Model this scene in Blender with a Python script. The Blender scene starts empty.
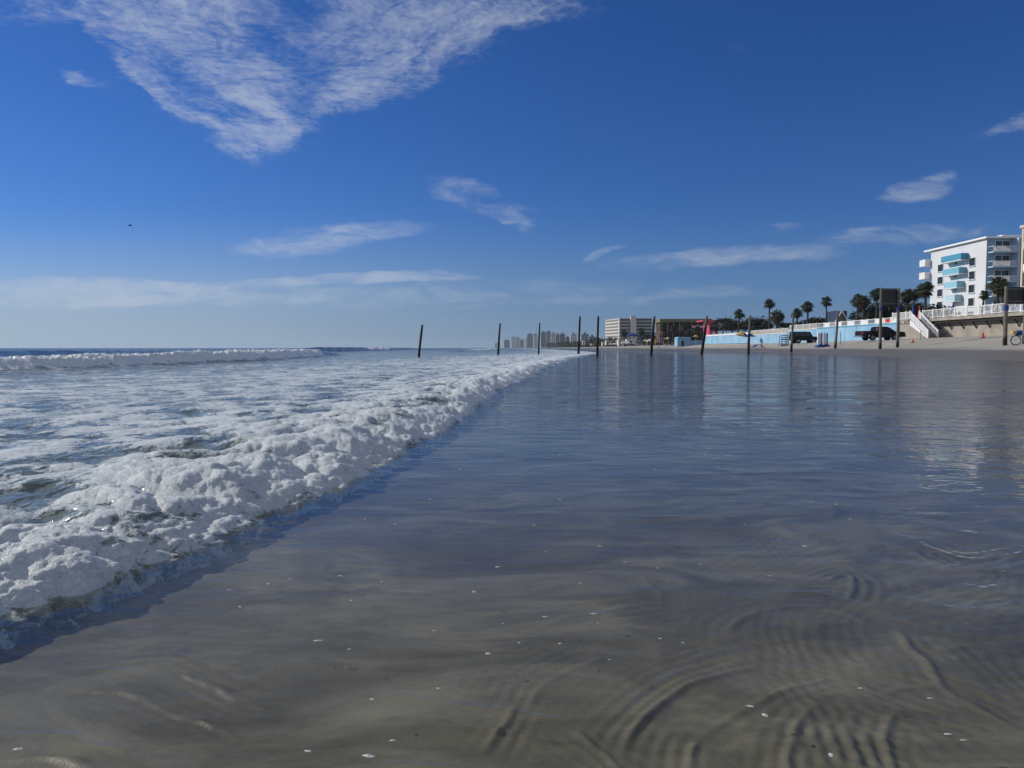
import bpy, bmesh, math, random
import numpy as np
from mathutils import Vector, Matrix
R = math.radians
sc = bpy.context.scene
COL = sc.collection

# ------------------------------------------------------------------ camera
H = 0.65                      # a crouching photographer holds the phone low over the water
F = 710.0
PITCH = math.atan(36 / F)
cam_d = bpy.data.cameras.new('camera'); cam = bpy.data.objects.new('camera', cam_d); COL.objects.link(cam)
cam.location = (0, 0, H); cam.rotation_euler = (R(90) - PITCH, 0, 0)
cam_d.sensor_width = 36; cam_d.lens = 36 * F / 1024
cam_d.clip_start = 0.05; cam_d.clip_end = 60000
sc.camera = cam

# ------------------------------------------------------------------ daylight
SUN_AZ = -66                  # degrees, from +Y; negative is out to sea (left)
SUN_EL = 26
sun_d = bpy.data.lights.new('sun', 'SUN'); sun = bpy.data.objects.new('sun', sun_d); COL.objects.link(sun)
sun_d.energy = 3.7; sun_d.angle = R(0.53); sun_d.color = (1.0, 0.94, 0.84)
sv = Vector((math.sin(R(SUN_AZ)) * math.cos(R(SUN_EL)), math.cos(R(SUN_AZ)) * math.cos(R(SUN_EL)), math.sin(R(SUN_EL))))
sun.rotation_euler = sv.to_track_quat('Z', 'Y').to_euler()
sun.location = (-60, 30, 60)

w = bpy.data.worlds.new('World'); sc.world = w; w.use_nodes = True
wt = w.node_tree; WN = wt.nodes; WL = wt.links
for n in list(WN): WN.remove(n)

class NT:
    """small helper round a node tree"""
    def __init__(s, t): s.t = t
    def n(s, typ, **k):
        o = s.t.nodes.new(typ)
        for a, b in k.items(): setattr(o, a, b)
        return o
    def l(s, a, b): s.t.links.new(a, b)
    def setin(s, sock, v):
        if isinstance(v, bpy.types.NodeSocket): s.l(v, sock)
        elif v is not None: sock.default_value = v
    def m(s, op, a, b=None, c=None, clamp=False):
        o = s.n('ShaderNodeMath', operation=op, use_clamp=clamp)
        s.setin(o.inputs[0], a); s.setin(o.inputs[1], b); s.setin(o.inputs[2], c)
        return o.outputs[0]
    def vm(s, op, a, b=None):
        o = s.n('ShaderNodeVectorMath', operation=op)
        s.setin(o.inputs[0], a); s.setin(o.inputs[1], b)
        return o.outputs[0]
    def comb(s, x, y, z=0.0):
        o = s.n('ShaderNodeCombineXYZ'); s.setin(o.inputs[0], x); s.setin(o.inputs[1], y); s.setin(o.inputs[2], z)
        return o.outputs[0]
    def noise(s, vec, scale=1, detail=2, rough=0.5, dist=0.0, lac=2.0, col=False):
        o = s.n('ShaderNodeTexNoise')
        if vec is not None: s.l(vec, o.inputs['Vector'])
        o.inputs['Scale'].default_value = scale; o.inputs['Detail'].default_value = detail
        o.inputs['Roughness'].default_value = rough; o.inputs['Distortion'].default_value = dist
        o.inputs['Lacunarity'].default_value = lac
        return o.outputs['Color' if col else 'Fac']
    def ss(s, v, a, b, lo=0.0, hi=1.0, typ='SMOOTHSTEP'):
        o = s.n('ShaderNodeMapRange', interpolation_type=typ)
        s.setin(o.inputs['Value'], v); s.setin(o.inputs['From Min'], a); s.setin(o.inputs['From Max'], b)
        s.setin(o.inputs['To Min'], lo); s.setin(o.inputs['To Max'], hi)
        return o.outputs['Result']
    def mix(s, f, a, b, bt='MIX'):
        o = s.n('ShaderNodeMix', data_type='RGBA', blend_type=bt)
        s.setin(o.inputs[0], f); s.setin(o.inputs[6], a); s.setin(o.inputs[7], b)
        return o.outputs[2]
    def mapping(s, vec, scale=(1, 1, 1), rot=(0, 0, 0), loc=(0, 0, 0)):
        o = s.n('ShaderNodeMapping'); s.l(vec, o.inputs[0])
        o.inputs['Scale'].default_value = scale; o.inputs['Rotation'].default_value = rot; o.inputs['Location'].default_value = loc
        return o.outputs[0]

W = NT(wt)
sky = W.n('ShaderNodeTexSky', sky_type='NISHITA')
sky.sun_disc = False; sky.sun_elevation = R(SUN_EL); sky.sun_rotation = R(SUN_AZ)
sky.air_density = 1.0; sky.dust_density = 0.05; sky.ozone_density = 6.0; sky.altitude = 0
tc = W.n('ShaderNodeTexCoord'); dv = tc.outputs['Generated']
sx = W.n('ShaderNodeSeparateXYZ'); W.l(dv, sx.inputs[0]); dx, dy, dz = sx.outputs
# sky colour
hs = W.n('ShaderNodeHueSaturation'); hs.inputs['Saturation'].default_value = 1.15; hs.inputs['Value'].default_value = 1.0
W.l(sky.outputs[0], hs.inputs['Color'])
skyc = W.mix(1.0, hs.outputs[0], (0.63, 0.72, 1.04, 1), 'MULTIPLY')
# clouds: thin cirrus at one height, so its texture shrinks towards the horizon
dzc = W.m('MAXIMUM', dz, 0.012)
dyc = W.m('MAXIMUM', dy, 0.05)
ta = W.m('DIVIDE', dx, dyc); tb = W.m('DIVIDE', dz, dyc)
pl = W.comb(W.m('DIVIDE', dx, W.m('ADD', dzc, 0.06)), W.m('DIVIDE', dy, W.m('ADD', dzc, 0.06)), 0.0)
wq = W.vm('SUBTRACT', W.noise(W.comb(ta, W.m('MULTIPLY', tb, 2.0), 0.0), 4.5, 5, 0.6, col=True), (0.5, 0.5, 0.5))
wsx = W.n('ShaderNodeSeparateXYZ'); W.l(wq, wsx.inputs[0])
twa = W.m('ADD', ta, W.m('MULTIPLY', wsx.outputs[0], 0.16)); twb = W.m('ADD', tb, W.m('MULTIPLY', wsx.outputs[1], W.m('ADD', 0.015, W.m('MULTIPLY', W.m('MAXIMUM', tb, 0.0), 0.18))))
def blob(px, py, rx, ry, ang, amp, soft=0.0):
    """soft ellipse about a direction of the sky; px, py as the photograph shows it"""
    a0 = (px - 512) / F; b0 = (348 - py) / F
    u = W.m('SUBTRACT', twa, a0); v = W.m('SUBTRACT', twb, b0)
    rx *= 1.35; ry *= 1.5
    c, s_ = math.cos(R(ang)), math.sin(R(ang))
    p = W.m('MULTIPLY', W.m('ADD', W.m('MULTIPLY', u, c), W.m('MULTIPLY', v, s_)), F / rx)
    q = W.m('MULTIPLY', W.m('SUBTRACT', W.m('MULTIPLY', v, c), W.m('MULTIPLY', u, s_)), F / ry)
    r2 = W.m('ADD', W.m('MULTIPLY', p, p), W.m('MULTIPLY', q, q))
    return W.m('MULTIPLY', W.ss(r2, 1.0, soft, 0.0, 1.0), amp)
def addall(L):
    o = L[0]
    for x in L[1:]: o = W.m('ADD', o, x)
    return o
# broad field of patches (mottled)
big = addall([
    blob(200, 35, 105, 62, -25, 0.9), blob(150, 8, 110, 30, 0, 0.7), blob(270, 100, 62, 36, -32, 0.8), blob(370, 25, 70, 40, 15, .9),
    blob(420, 50, 100, 26, 30, 0.9), blob(362, 88, 48, 16, 36, 1.1), blob(262, 138, 48, 22, 8, 0.7), blob(170, 95, 70, 8, -32, 0.8),
    blob(520, 10, 120, 34, 12, 0.6), blob(470, 45, 110, 30, 26, .5), blob(230, 60, 170, 80, -20, .35), blob(20, 10, 60, 20, 0, 0.5), blob(310, 125, 60, 12, 20, .5)])
band = addall([
    blob(110, 290, 170, 10, -3, 1.6), blob(60, 300, 140, 6, 1, .7), blob(230, 284, 120, 5, 2, .7), blob(330, 241, 95, 13, 7, 1.05), blob(375, 279, 90, 5, 1, 1.3),
    blob(480, 202, 62, 12, -14, 0.9), blob(518, 220, 34, 7, -24, 0.9), blob(690, 262, 100, 10, 5, 0.85), blob(860, 243, 150, 11, 7, 0.8),
    blob(912, 194, 34, 9, 12, 1.0), blob(916, 186, 30, 6, 14, 0.6), blob(1010, 124, 30, 10, 24, 1.1), blob(605, 255, 18, 5, 25, 0.9), blob(500, 292, 240, 16, 0, 0.42),
    blob(778, 228, 40, 5, 10, 0.5), blob(240, 300, 330, 14, 0, 0.32), blob(860, 285, 260, 7, 3, 0.35), blob(90, 84, 30, 6, -10, 0.8), blob(745, 50, 20, 14, 0, 0.3), blob(970, 145, 24, 7, 30, 0.35)])
warp = W.noise(pl, 0.55, 3, 0.55, col=True)
plw = W.vm('ADD', pl, W.vm('MULTIPLY', W.vm('SUBTRACT', warp, (0.5, 0.5, 0.5)), (0.9, 0.9, 0)))
mott3 = W.noise(plw, 48.0, 3, 0.55)
mott = W.noise(plw, 20.0, 5, 0.6)                       # small ripples of altocumulus
mott2 = W.noise(plw, 2.4, 5, 0.6)
streak = W.noise(W.mapping(plw, (1.1, 5.0, 1), (0, 0, R(-32))), 1.6, 7, 0.62, 0.6)
dcoord = W.comb(ta, W.m('MULTIPLY', tb, 2.4), 0.0)
dwarp = W.noise(dcoord, 7.0, 3, 0.6, col=True)
dcw = W.vm('ADD', dcoord, W.vm('MULTIPLY', W.vm('SUBTRACT', dwarp, (0.5, 0.5, 0.5)), (0.09, 0.09, 0)))
wisp = W.noise(W.mapping(dcw, (1, 1.8, 1), (0, 0, R(-14))), 9.0, 8, 0.66, 0.5)
def fibre(th, sx_, sy_):
    c, s_ = math.cos(R(th)), math.sin(R(th))
    p = W.m('ADD', W.m('MULTIPLY', twa, c), W.m('MULTIPLY', twb, s_)); q = W.m('SUBTRACT', W.m('MULTIPLY', twb, c), W.m('MULTIPLY', twa, s_))
    return W.noise(W.comb(W.m('MULTIPLY', p, sx_), W.m('MULTIPLY', q, sy_), 0.0), 1.0, 8, .66, .5)
fl_, fr_n = fibre(-34, 5, 17), fibre(30, 4, 15)
kf_ = W.ss(ta, -.36, -.18)
fib = W.m('ADD', W.m('MULTIPLY', fl_, W.m('SUBTRACT', 1.0, kf_)), W.m('MULTIPLY', fr_n, kf_))
bigc = W.m('SUBTRACT', 1.0, W.m('POWER', 2.718, W.m('MULTIPLY', big, -1.1)))
bandc = W.m('SUBTRACT', 1.0, W.m('POWER', 2.718, W.m('MULTIPLY', band, -1.2)))
texA = addall([W.m('MULTIPLY', W.m('SUBTRACT', mott, .5), 1.7), W.m('MULTIPLY', W.m('SUBTRACT', streak, .5), 1.3), W.m('MULTIPLY', W.m('SUBTRACT', fib, .5), 4.2), W.m('MULTIPLY', W.m('SUBTRACT', mott2, .5), 1.5),
               W.m('MULTIPLY', W.m('SUBTRACT', mott3, .5), 1.1)])
dA = W.m('MULTIPLY', W.ss(W.m('ADD', W.m('MULTIPLY', bigc, 1.55), texA), 0.25, 2.5), W.ss(bigc, 0.0, 0.75))
dB = W.m('MULTIPLY', W.ss(W.m('ADD', W.m('MULTIPLY', bandc, 1.6), W.m('MULTIPLY', W.m('SUBTRACT', wisp, .5), 3.6)), 0.35, 2.3), W.ss(bandc, 0.0, 0.75))
veil = W.m('MULTIPLY', W.ss(tb, 0.20, 0.0), 0.75)       # thin milky air low over the sea
cl = W.m('MULTIPLY', W.m('MAXIMUM', W.m('MULTIPLY', dA, 0.60), W.m('MULTIPLY', dB, 0.66)), W.ss(dy, 0.05, 0.3))
gt = W.n('ShaderNodeTexSky', sky_type='NISHITA')        # brightness of the cloud follows the sun side
SKYK = 0.075
# neutral cloud added out of view, overhead and behind the camera, as fill light
over = W.m('MAXIMUM', W.ss(tb, 0.53, 0.85), W.m('MULTIPLY', W.ss(dy, 0.25, -0.15), W.ss(dz, 0.05, 0.3)))
over = W.m('MAXIMUM', over, W.ss(dz, 0.5, 0.7))
dO = W.m('MULTIPLY', over, W.ss(W.m('ADD', streak, W.m('MULTIPLY', mott2, .7)), .62, 1.0, .12, .55))
cl = W.m('MAXIMUM', cl, dO)
cloudc = W.mix(W.ss(ta, -0.7, 0.7), (7.2, 7.9, 9.0, 1), (5.6, 6.3, 7.6, 1))
c1 = W.mix(W.m('MULTIPLY', veil, W.ss(ta, 0.9, -0.8, 0.8, 1.0)), skyc, W.mix(W.ss(ta, -0.75, 0.35), (4.7, 5.8, 7.4, 1), (1.35, 2.65, 4.9, 1)))
c2 = W.mix(cl, c1, W.mix(over, cloudc, (8.6, 8.4, 8.0, 1)))
WN.remove(gt)
bg = W.n('ShaderNodeBackground'); W.l(c2, bg.inputs[0]); bg.inputs[1].default_value = SKYK
wo = W.n('ShaderNodeOutputWorld'); W.l(bg.outputs[0], wo.inputs[0])

sc.view_settings.view_transform = 'Standard'; sc.view_settings.look = 'None'
sc.view_settings.exposure = 0.0; sc.view_settings.gamma = 1; sc.view_settings.use_curve_mapping = False
sc.render.engine = 'CYCLES'
cy = sc.cycles
cy.use_denoising = True; cy.max_bounces = 8; cy.transparent_max_bounces = 8; cy.glossy_bounces = 4
cy.transmission_bounces = 6; cy.diffuse_bounces = 3; cy.use_adaptive_sampling = True; cy.adaptive_threshold = 0.01
cy.caustics_reflective = False; cy.caustics_refractive = False
cy.sample_clamp_indirect = 6
cy.volume_bounces = 0; cy.volume_step_rate = 4; cy.volume_max_steps = 64
# ------------------------------------------------------------------ numeric noise
def _hash(ix, iy, seed, iz=0):
    h = (ix.astype(np.int64) * 374761393 + iy.astype(np.int64) * 668265263 + np.asarray(iz).astype(np.int64) * 2147483647 + seed * 974711) & 0xFFFFFFFF
    h = ((h ^ (h >> 13)) * 1274126177) & 0xFFFFFFFF
    h = ((h ^ (h >> 16)) * 2246822519) & 0xFFFFFFFF
    return h ^ (h >> 15)
def gn(x, y, seed=0):
    """gradient noise, about -1..1"""
    x = np.asarray(x, float); y = np.asarray(y, float)
    ix = np.floor(x).astype(np.int64); iy = np.floor(y).astype(np.int64)
    fx = x - ix; fy = y - iy
    u = fx * fx * fx * (fx * (fx * 6 - 15) + 10); v = fy * fy * fy * (fy * (fy * 6 - 15) + 10)
    def g(a, b):
        t = _hash(ix + a, iy + b, seed) * (2 * math.pi / 4294967296.0)
        return np.cos(t) * (fx - a) + np.sin(t) * (fy - b)
    n0 = g(0, 0) * (1 - u) + g(1, 0) * u; n1 = g(0, 1) * (1 - u) + g(1, 1) * u
    return (n0 * (1 - v) + n1 * v) * 1.5
def fbm(x, y, seed=0, oct=4, gain=0.5):
    o = 0; a = 1.0; t = 0
    for k in range(oct):
        o = o + a * gn(x * 2 ** k + 17.3 * k, y * 2 ** k - 9.1 * k, seed + k); t += a; a *= gain
    return o / t
def worley3(x, y, z, seed=0):
    """distance to the nearest feature point in 3-D"""
    ix = np.floor(x).astype(np.int64); iy = np.floor(y).astype(np.int64); iz = np.floor(z).astype(np.int64)
    best = np.full(x.shape, 9.0)
    for a in (-1, 0, 1):
        for b in (-1, 0, 1):
            for c in (-1, 0, 1):
                h = _hash(ix + a, iy + b, seed, iz + c)
                jx = (h & 1023) / 1023.0; jy = ((h >> 10) & 1023) / 1023.0; jz = ((h >> 20) & 1023) / 1023.0
                d = (ix + a + jx - x) ** 2 + (iy + b + jy - y) ** 2 + (iz + c + jz - z) ** 2
                best = np.minimum(best, d)
    return np.sqrt(best)
def sst(v, a, b):
    t = np.clip((v - a) / (b - a), 0, 1); return t * t * (3 - 2 * t)

def gpt(px, py, z=0.0):
    """a pixel of the photograph -> the point it looks at on the level z"""
    ty = -(py - 384) / F; tx = (px - 512) / F
    d = Vector((tx, math.cos(PITCH) + ty * math.sin(PITCH), -math.sin(PITCH) + ty * math.cos(PITCH)))
    k = (z - H) / d.z
    return (d.x * k, d.y * k)
def wx(px, D): return (px - 512) / F * D * (math.cos(PITCH) + 0.0)
def wz(py, D): return H + (348 - py) / F * D

# ------------------------------------------------------------------ shape of the shore
FR = [gpt(*p) for p in [(-330, 800), (-150, 700), (-60, 655), (0, 626), (60, 603), (120, 580), (175, 557), (215, 540), (280, 511), (325, 493), (370, 475), (400, 453),
                        (440, 431), (475, 410), (505, 387), (530, 374.5), (550, 366), (568, 360), (580, 356.6)]]
FRy = np.array([p[1] for p in FR]); FRx = np.array([p[0] for p in FR])
FRy = np.concatenate([[-5], FRy, [90, 140, 300, 900, 3000, 30000]]); FRx = np.concatenate([[FRx[0] - 1.5], FRx, [11, 14, 18, 10, -60, -1500]])
def front_x(y): return np.interp(y, FRy, FRx)
def front_s(x, y):
    """how far left of the ragged edge of the foam a point lies, in metres"""
    k = np.clip(y / 6.0, 0.35, 2.5)
    wig = 0.09 * k * np.sqrt(np.clip(1 - (2 * ((y / (.62 * k) + .8 * gn(y * .7, y * 0, 77)) % 1.0) - 1) ** 2, 0, 1)) - .05 * k + 0.15 * k * fbm(x * 0.9 / k, y * 1.5 / k, 3, 3) + 0.07 * fbm(x * 5, y * 5, 8, 3) + 0.03 * fbm(x * 20, y * 20, 9, 2)
    return front_x(y) - x + wig
WLy = [0, 20, 35, 42, 54, 66, 80, 100, 132, 185, 300, 500, 800, 1500, 2500, 4000, 30000]
WLx = [24, 25, 25.6, 25.9, 28, 30.5, 33.3, 37, 41.5, 45, 47, 44, 52, 30, -20, -110, -2500]
WALLX = 57.0
def land(x, y):
    """height of the sand"""
    xw = np.interp(y, WLy, WLx) + 0.7 * fbm(x * .05, y * .05, 31, 2)
    d = x - xw
    sc_ = 1 + np.clip((y - 250) / 400.0, 0, 3)
    prof = np.interp(d / sc_, [-60, -8, 0, 3.7, 7.8, 13, 21, 34, 60], [-1.6, -0.16, 0.0, 0.55, 0.93, 1.62, 2.05, 2.25, 2.5])
    e = np.where(y < 212, WALLX + 0.25, 100 + (y - 212) * .02)
    up = np.where(x > e, 1.0, 0.0)
    z = prof + up * (4.55 - prof)
    z = z + np.where((d > 1) & (up < .5), 0.03 * fbm(x * .7, y * .7, 5, 3) * np.clip(d / 6, 0, 1), 0)
    # bed under the film
    bed = -0.045 + 0.012 * fbm(x * .8, y * .8, 11, 3) + 0.003 * fbm(x * 4, y * 4, 12, 2)
    sea = -0.05 - 0.02 * np.clip(front_x(y) - x, 0, 60)
    under = np.minimum(bed, 0) + np.minimum(0, sea + .05)
    return np.where(d < -4, under, np.where(d < 0, under * (d / -4.0) + 0, z))

# ------------------------------------------------------------------ mesh helpers
def grid_mesh(name, co, nr, nc, facemask=None, attrs=None, smooth=True):
    idx = np.arange(nr * nc).reshape(nr, nc)
    q = np.stack([idx[:-1, :-1], idx[:-1, 1:], idx[1:, 1:], idx[1:, :-1]], -1).reshape(-1, 4)
    if facemask is not None: q = q[facemask.reshape(-1)]
    used = np.unique(q); remap = np.full(nr * nc, -1, np.int64); remap[used] = np.arange(len(used))
    q = remap[q]; v = co.reshape(-1, 3)[used]
    me = bpy.data.meshes.new(name)
    me.vertices.add(len(v)); me.vertices.foreach_set('co', v.astype(np.float32).ravel())
    me.loops.add(len(q) * 4); me.loops.foreach_set('vertex_index', q.astype(np.int32).ravel())
    me.polygons.add(len(q)); me.polygons.foreach_set('loop_start', (np.arange(len(q)) * 4).astype(np.int32))
    me.polygons.foreach_set('loop_total', np.full(len(q), 4, np.int32))
    me.update(calc_edges=True); me.validate()
    me.polygons.foreach_set('use_smooth', np.full(len(me.polygons), smooth))
    for k, a in (attrs or {}).items():
        at = me.attributes.new(k, 'FLOAT', 'POINT'); at.data.foreach_set('value', a.reshape(-1)[used].astype(np.float32))
    return me
def link(me, name, mat, parent=None, kind=None, label=None, cat=None, group=None):
    o = bpy.data.objects.new(name, me); COL.objects.link(o)
    if mat: me.materials.append(mat)
    if parent: o.parent = parent
    if kind: o['kind'] = kind
    if label: o['label'] = label
    if cat: o['category'] = cat
    if group: o['group'] = group
    return o

# ------------------------------------------------------------------ materials of the setting
def newmat(name):
    m = bpy.data.materials.new(name); m.use_nodes = True
    for n in list(m.node_tree.nodes): m.node_tree.nodes.remove(n)
    T = NT(m.node_tree); out = T.n('ShaderNodeOutputMaterial'); return m, T, out
def princ(T, base, rough=0.5, spec=0.5, normal=None, ior=1.45, **k):
    p = T.n('ShaderNodeBsdfPrincipled')
    T.setin(p.inputs['Base Color'], base); T.setin(p.inputs['Roughness'], rough)
    p.inputs['Specular IOR Level'].default_value = spec; p.inputs['IOR'].default_value = ior
    if normal: T.l(normal, p.inputs['Normal'])
    for a, b in k.items(): T.setin(p.inputs[a.replace('_', ' ')], b)
    return p.outputs[0]
def bump(T, h, strength=0.5, dist=0.01, normal=None):
    b = T.n('ShaderNodeBump'); T.setin(b.inputs['Strength'], strength); T.setin(b.inputs['Distance'], dist)
    T.l(h, b.inputs['Height'])
    if normal: T.l(normal, b.inputs['Normal'])
    return b.outputs[0]
def pos(T): return T.n('ShaderNodeNewGeometry').outputs['Position']

# sand: wet and dark by the water, paler where dry
m_sand, T, out = newmat('sand')
P = pos(T); s3 = T.n('ShaderNodeSeparateXYZ'); T.l(P, s3.inputs[0])
n1 = T.noise(P, 0.5, 4, 0.6); n2 = T.noise(T.mapping(P, (.6, 1.1, 1), (0, 0, R(-12))), 4.0, 6, 0.62, 0.5); n3 = T.noise(P, 160, 2, 0.5)
n4 = T.noise(T.mapping(P, (.35, .05, 1)), 1.0, 4, 0.6)
submerged = T.ss(s3.outputs[2], -.01, .03)
wet = T.ss(T.m('ADD', s3.outputs[2], T.m('MULTIPLY', T.m('SUBTRACT', n4, 0.5), 0.5)), 0.42, 0.72)
drycol = T.mix(T.ss(n1, .3, .7), (0.31, 0.295, 0.26, 1), (0.40, 0.385, 0.35, 1))
drycol = T.mix(T.ss(n4, .45, .75, 0, .5), drycol, (0.25, 0.235, 0.21, 1))
wetcol = T.mix(T.ss(n2, .30, .70), (0.120, 0.112, 0.086, 1), (0.200, 0.188, 0.150, 1))
wetcol = T.mix(T.ss(n3, .3, .7), wetcol, T.mix(.22, wetcol, (0.09, 0.085, 0.075, 1)))
silt = T.noise(T.mapping(P, (.55, 1.25, 1), (0, 0, R(9))), 2.4, 6, .66, .9)                # silt stirred up and settled in drifts
wetcol = T.mix(T.ss(silt, .42, .68, 0, .45), wetcol, (0.40, 0.385, 0.33, 1)); wetcol = T.mix(T.ss(silt, .50, .32, 0, .42), wetcol, (0.15, 0.14, 0.115, 1))
wetcol = T.mix(T.m('MULTIPLY', submerged, .8), wetcol, (0.13, 0.122, 0.105, 1))      # soaked sand above the water line is darker
T.l(princ(T, T.mix(wet, wetcol, drycol), T.ss(wet, 0, 1, .45, .95), 0.3, bump(T, T.m('ADD', T.noise(P, 14, 5, .65), T.m('MULTIPLY', n3, .2)), T.ss(s3.outputs[2], -.02, .1, .12, .35), .02)), out.inputs[0])

# clear shallow water
m_film, T, out = newmat('shallow_water')
P = pos(T); g3 = T.n('ShaderNodeSeparateXYZ'); T.l(P, g3.inputs[0])
dist = T.m('SQRT', T.m('ADD', T.m('MULTIPLY', g3.outputs[0], g3.outputs[0]), T.m('MULTIPLY', g3.outputs[1], g3.outputs[1])))
hb = T.m('ADD', T.noise(T.mapping(P, (1, 1.6, 1), (0, 0, R(8))), 3.2, 3, .55, .3), T.m('MULTIPLY', T.noise(T.mapping(P, (1, 1.5, 1)), 14, 2, .5), .22))
hb = T.m('ADD', hb, T.m('MULTIPLY', T.noise(T.mapping(P, (.5, 1, 1), (0, 0, R(-6))), .8, 3, .5), 1.6))
nb = bump(T, hb, T.ss(dist, 2.0, 12, 0.05, 0.6), 0.06)
gl = T.n('ShaderNodeBsdfTransparent'); gl.inputs['Color'].default_value = (0.84, 0.84, 0.77, 1)
gg = T.n('ShaderNodeBsdfGlossy'); gg.inputs['Roughness'].default_value = 0.03; T.l(nb, gg.inputs['Normal'])
vd = T.n('ShaderNodeVectorMath', operation='DOT_PRODUCT'); T.l(nb, vd.inputs[0]); T.l(T.n('ShaderNodeNewGeometry').outputs['Incoming'], vd.inputs[1])
cosi = T.m('ABSOLUTE', vd.outputs['Value'])             # Schlick's reflectance, the same from above and below
fres = T.m('ADD', .02, T.m('MULTIPLY', T.m('POWER', T.m('SUBTRACT', 1.0, cosi, clamp=True), 5.0), .96))
mx = T.n('ShaderNodeMixShader'); T.l(fres, mx.inputs[0]); T.l(gl.outputs[0], mx.inputs[1]); T.l(gg.outputs[0], mx.inputs[2])
T.l(mx.outputs[0], out.inputs[0])

# surf: milky grey-green water, opaque with sand and air, under bubbly foam
def foam_nodes(T, P, att):
    nA = T.noise(T.mapping(P, (1, .6, 1.0), (0, 0, R(12))), 2.6, 7, .62, .9)
    nB = T.noise(P, 17, 6, .65, .8)
    vor = T.n('ShaderNodeTexVoronoi', feature='F1'); T.l(P, vor.inputs['Vector']); vor.inputs['Scale'].default_value = 75
    vor2 = T.n('ShaderNodeTexVoronoi', feature='F1'); T.l(P, vor2.inputs['Vector']); vor2.inputs['Scale'].default_value = 340
    tex = T.m('ADD', T.m('MULTIPLY', T.m('SUBTRACT', nA, .5), 1.7), T.m('MULTIPLY', T.m('SUBTRACT', nB, .5), 1.35))
    tex = T.m('ADD', tex, T.m('MULTIPLY', T.m('SUBTRACT', vor.outputs['Distance'], .45), .16))
    froth = T.noise(P, 150, 4, .7)
    tex = T.m('ADD', tex, T.m('MULTIPLY', T.m('SUBTRACT', froth, .5), .45))
    mask = T.ss(T.m('ADD', T.m('SUBTRACT', att, .5), tex), -.06, .17, 0.0, 1.0)
    return mask, nA, T.m('ADD', T.m('MULTIPLY', nB, .62), T.m('MULTIPLY', froth, .38)), vor.outputs['Distance'], vor2.outputs['Distance']
m_sea, T, out = newmat('sea_water')
P = pos(T); g3 = T.n('ShaderNodeSeparateXYZ'); T.l(P, g3.inputs[0])
dist = T.m('SQRT', T.m('ADD', T.m('MULTIPLY', g3.outputs[0], g3.outputs[0]), T.m('MULTIPLY', g3.outputs[1], g3.outputs[1])))
a = T.n('ShaderNodeAttribute', attribute_name='foam'); att = a.outputs['Fac']
mask, nA, nB, v1, v2 = foam_nodes(T, P, att)
deep = T.ss(g3.outputs[0], -14, -40)
wcol = T.mix(deep, T.mix(T.ss(nA, .3, .7), (0.115, 0.145, 0.128, 1), (0.190, 0.220, 0.195, 1)), (0.018, 0.045, 0.055, 1))
far = T.ss(dist, 60, 900)
hw = T.m('ADD', T.m('MULTIPLY', T.noise(T.mapping(P, (1, .7, 1)), 2.2, 4, .6, .5), 1.0), T.m('MULTIPLY', T.noise(P, 12, 3, .55), .25))
nw = bump(T, hw, .85, .15)
hfar = T.noise(T.mapping(P, (.5, .18, 1)), .35, 6, .65)
nw = bump(T, hfar, T.ss(dist, 15, 120, 0, .9), 1.6, nw)
wat = princ(T, wcol, T.ss(dist, 5, 300, .06, .22), .5, nw, 1.333)
hf = T.m('ADD', T.m('MULTIPLY', nB, 1.9), T.m('ADD', T.m('MULTIPLY', T.m('SUBTRACT', 1.0, v1), .22), T.m('MULTIPLY', T.m('SUBTRACT', 1.0, v2), .20)))
nf = bump(T, hf, 1.0, .012)
dens_shade = T.ss(att, .40, .85)  # foam density; also puts blue shade of foot and hollows into the colour
fcol = T.mix(dens_shade, T.mix(T.ss(nB, .4, .6), (.40, .49, .53, 1), (.62, .70, .74, 1)), T.mix(T.ss(T.m('ADD', T.m('MULTIPLY', v1, .30), T.m('MULTIPLY', nB, .9)), .36, .72), (0.86, 0.91, 0.94, 1), (0.60, 0.67, 0.70, 1)))
foam = princ(T, fcol, .45, .45, nf, 1.333, Subsurface_Weight=.2, Subsurface_Radius=(.9, 1.0, 1.0), Subsurface_Scale=.035)
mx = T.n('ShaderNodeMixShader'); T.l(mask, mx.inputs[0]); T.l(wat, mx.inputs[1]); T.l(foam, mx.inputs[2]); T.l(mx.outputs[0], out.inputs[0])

# ------------------------------------------------------------------ sand sheet
def geo(a, b, r, st):
    o = [a]
    s_ = st
    while o[-1] < b: o.append(o[-1] + s_); s_ *= r
    return o
xs = sorted(set([-v for v in geo(3.0, 6500, 1.12, .06)] + list(np.arange(-3, 3.001, .035)) + geo(3.03, 22, 1.05, .05) + list(np.arange(22.5, 56.5, .55)) + [56.8, 57.2, 57.3, 58] + geo(60, 6500, 1.14, 2)))
ys = sorted(set([-30, -10, -3, 0] + list(np.arange(.3, 5, .035)) + geo(5.03, 7000, 1.022, .045)))
gx, gy = np.meshgrid(np.array(xs), np.array(ys))
gz = land(gx, gy)
cut = (gy > 1.0) & (gy < 13.4) & (front_s(gx, gy) < .3) & (gx < 11.5) & (np.abs(gx) < gy * .98)
fmc = ~(cut[:-1, :-1] & cut[1:, 1:] & cut[:-1, 1:] & cut[1:, :-1])
me = grid_mesh('sand_beach', np.stack([gx, gy, gz], -1), len(ys), len(xs), fmc)
link(me, 'sand_beach', m_sand, kind='structure')

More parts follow.
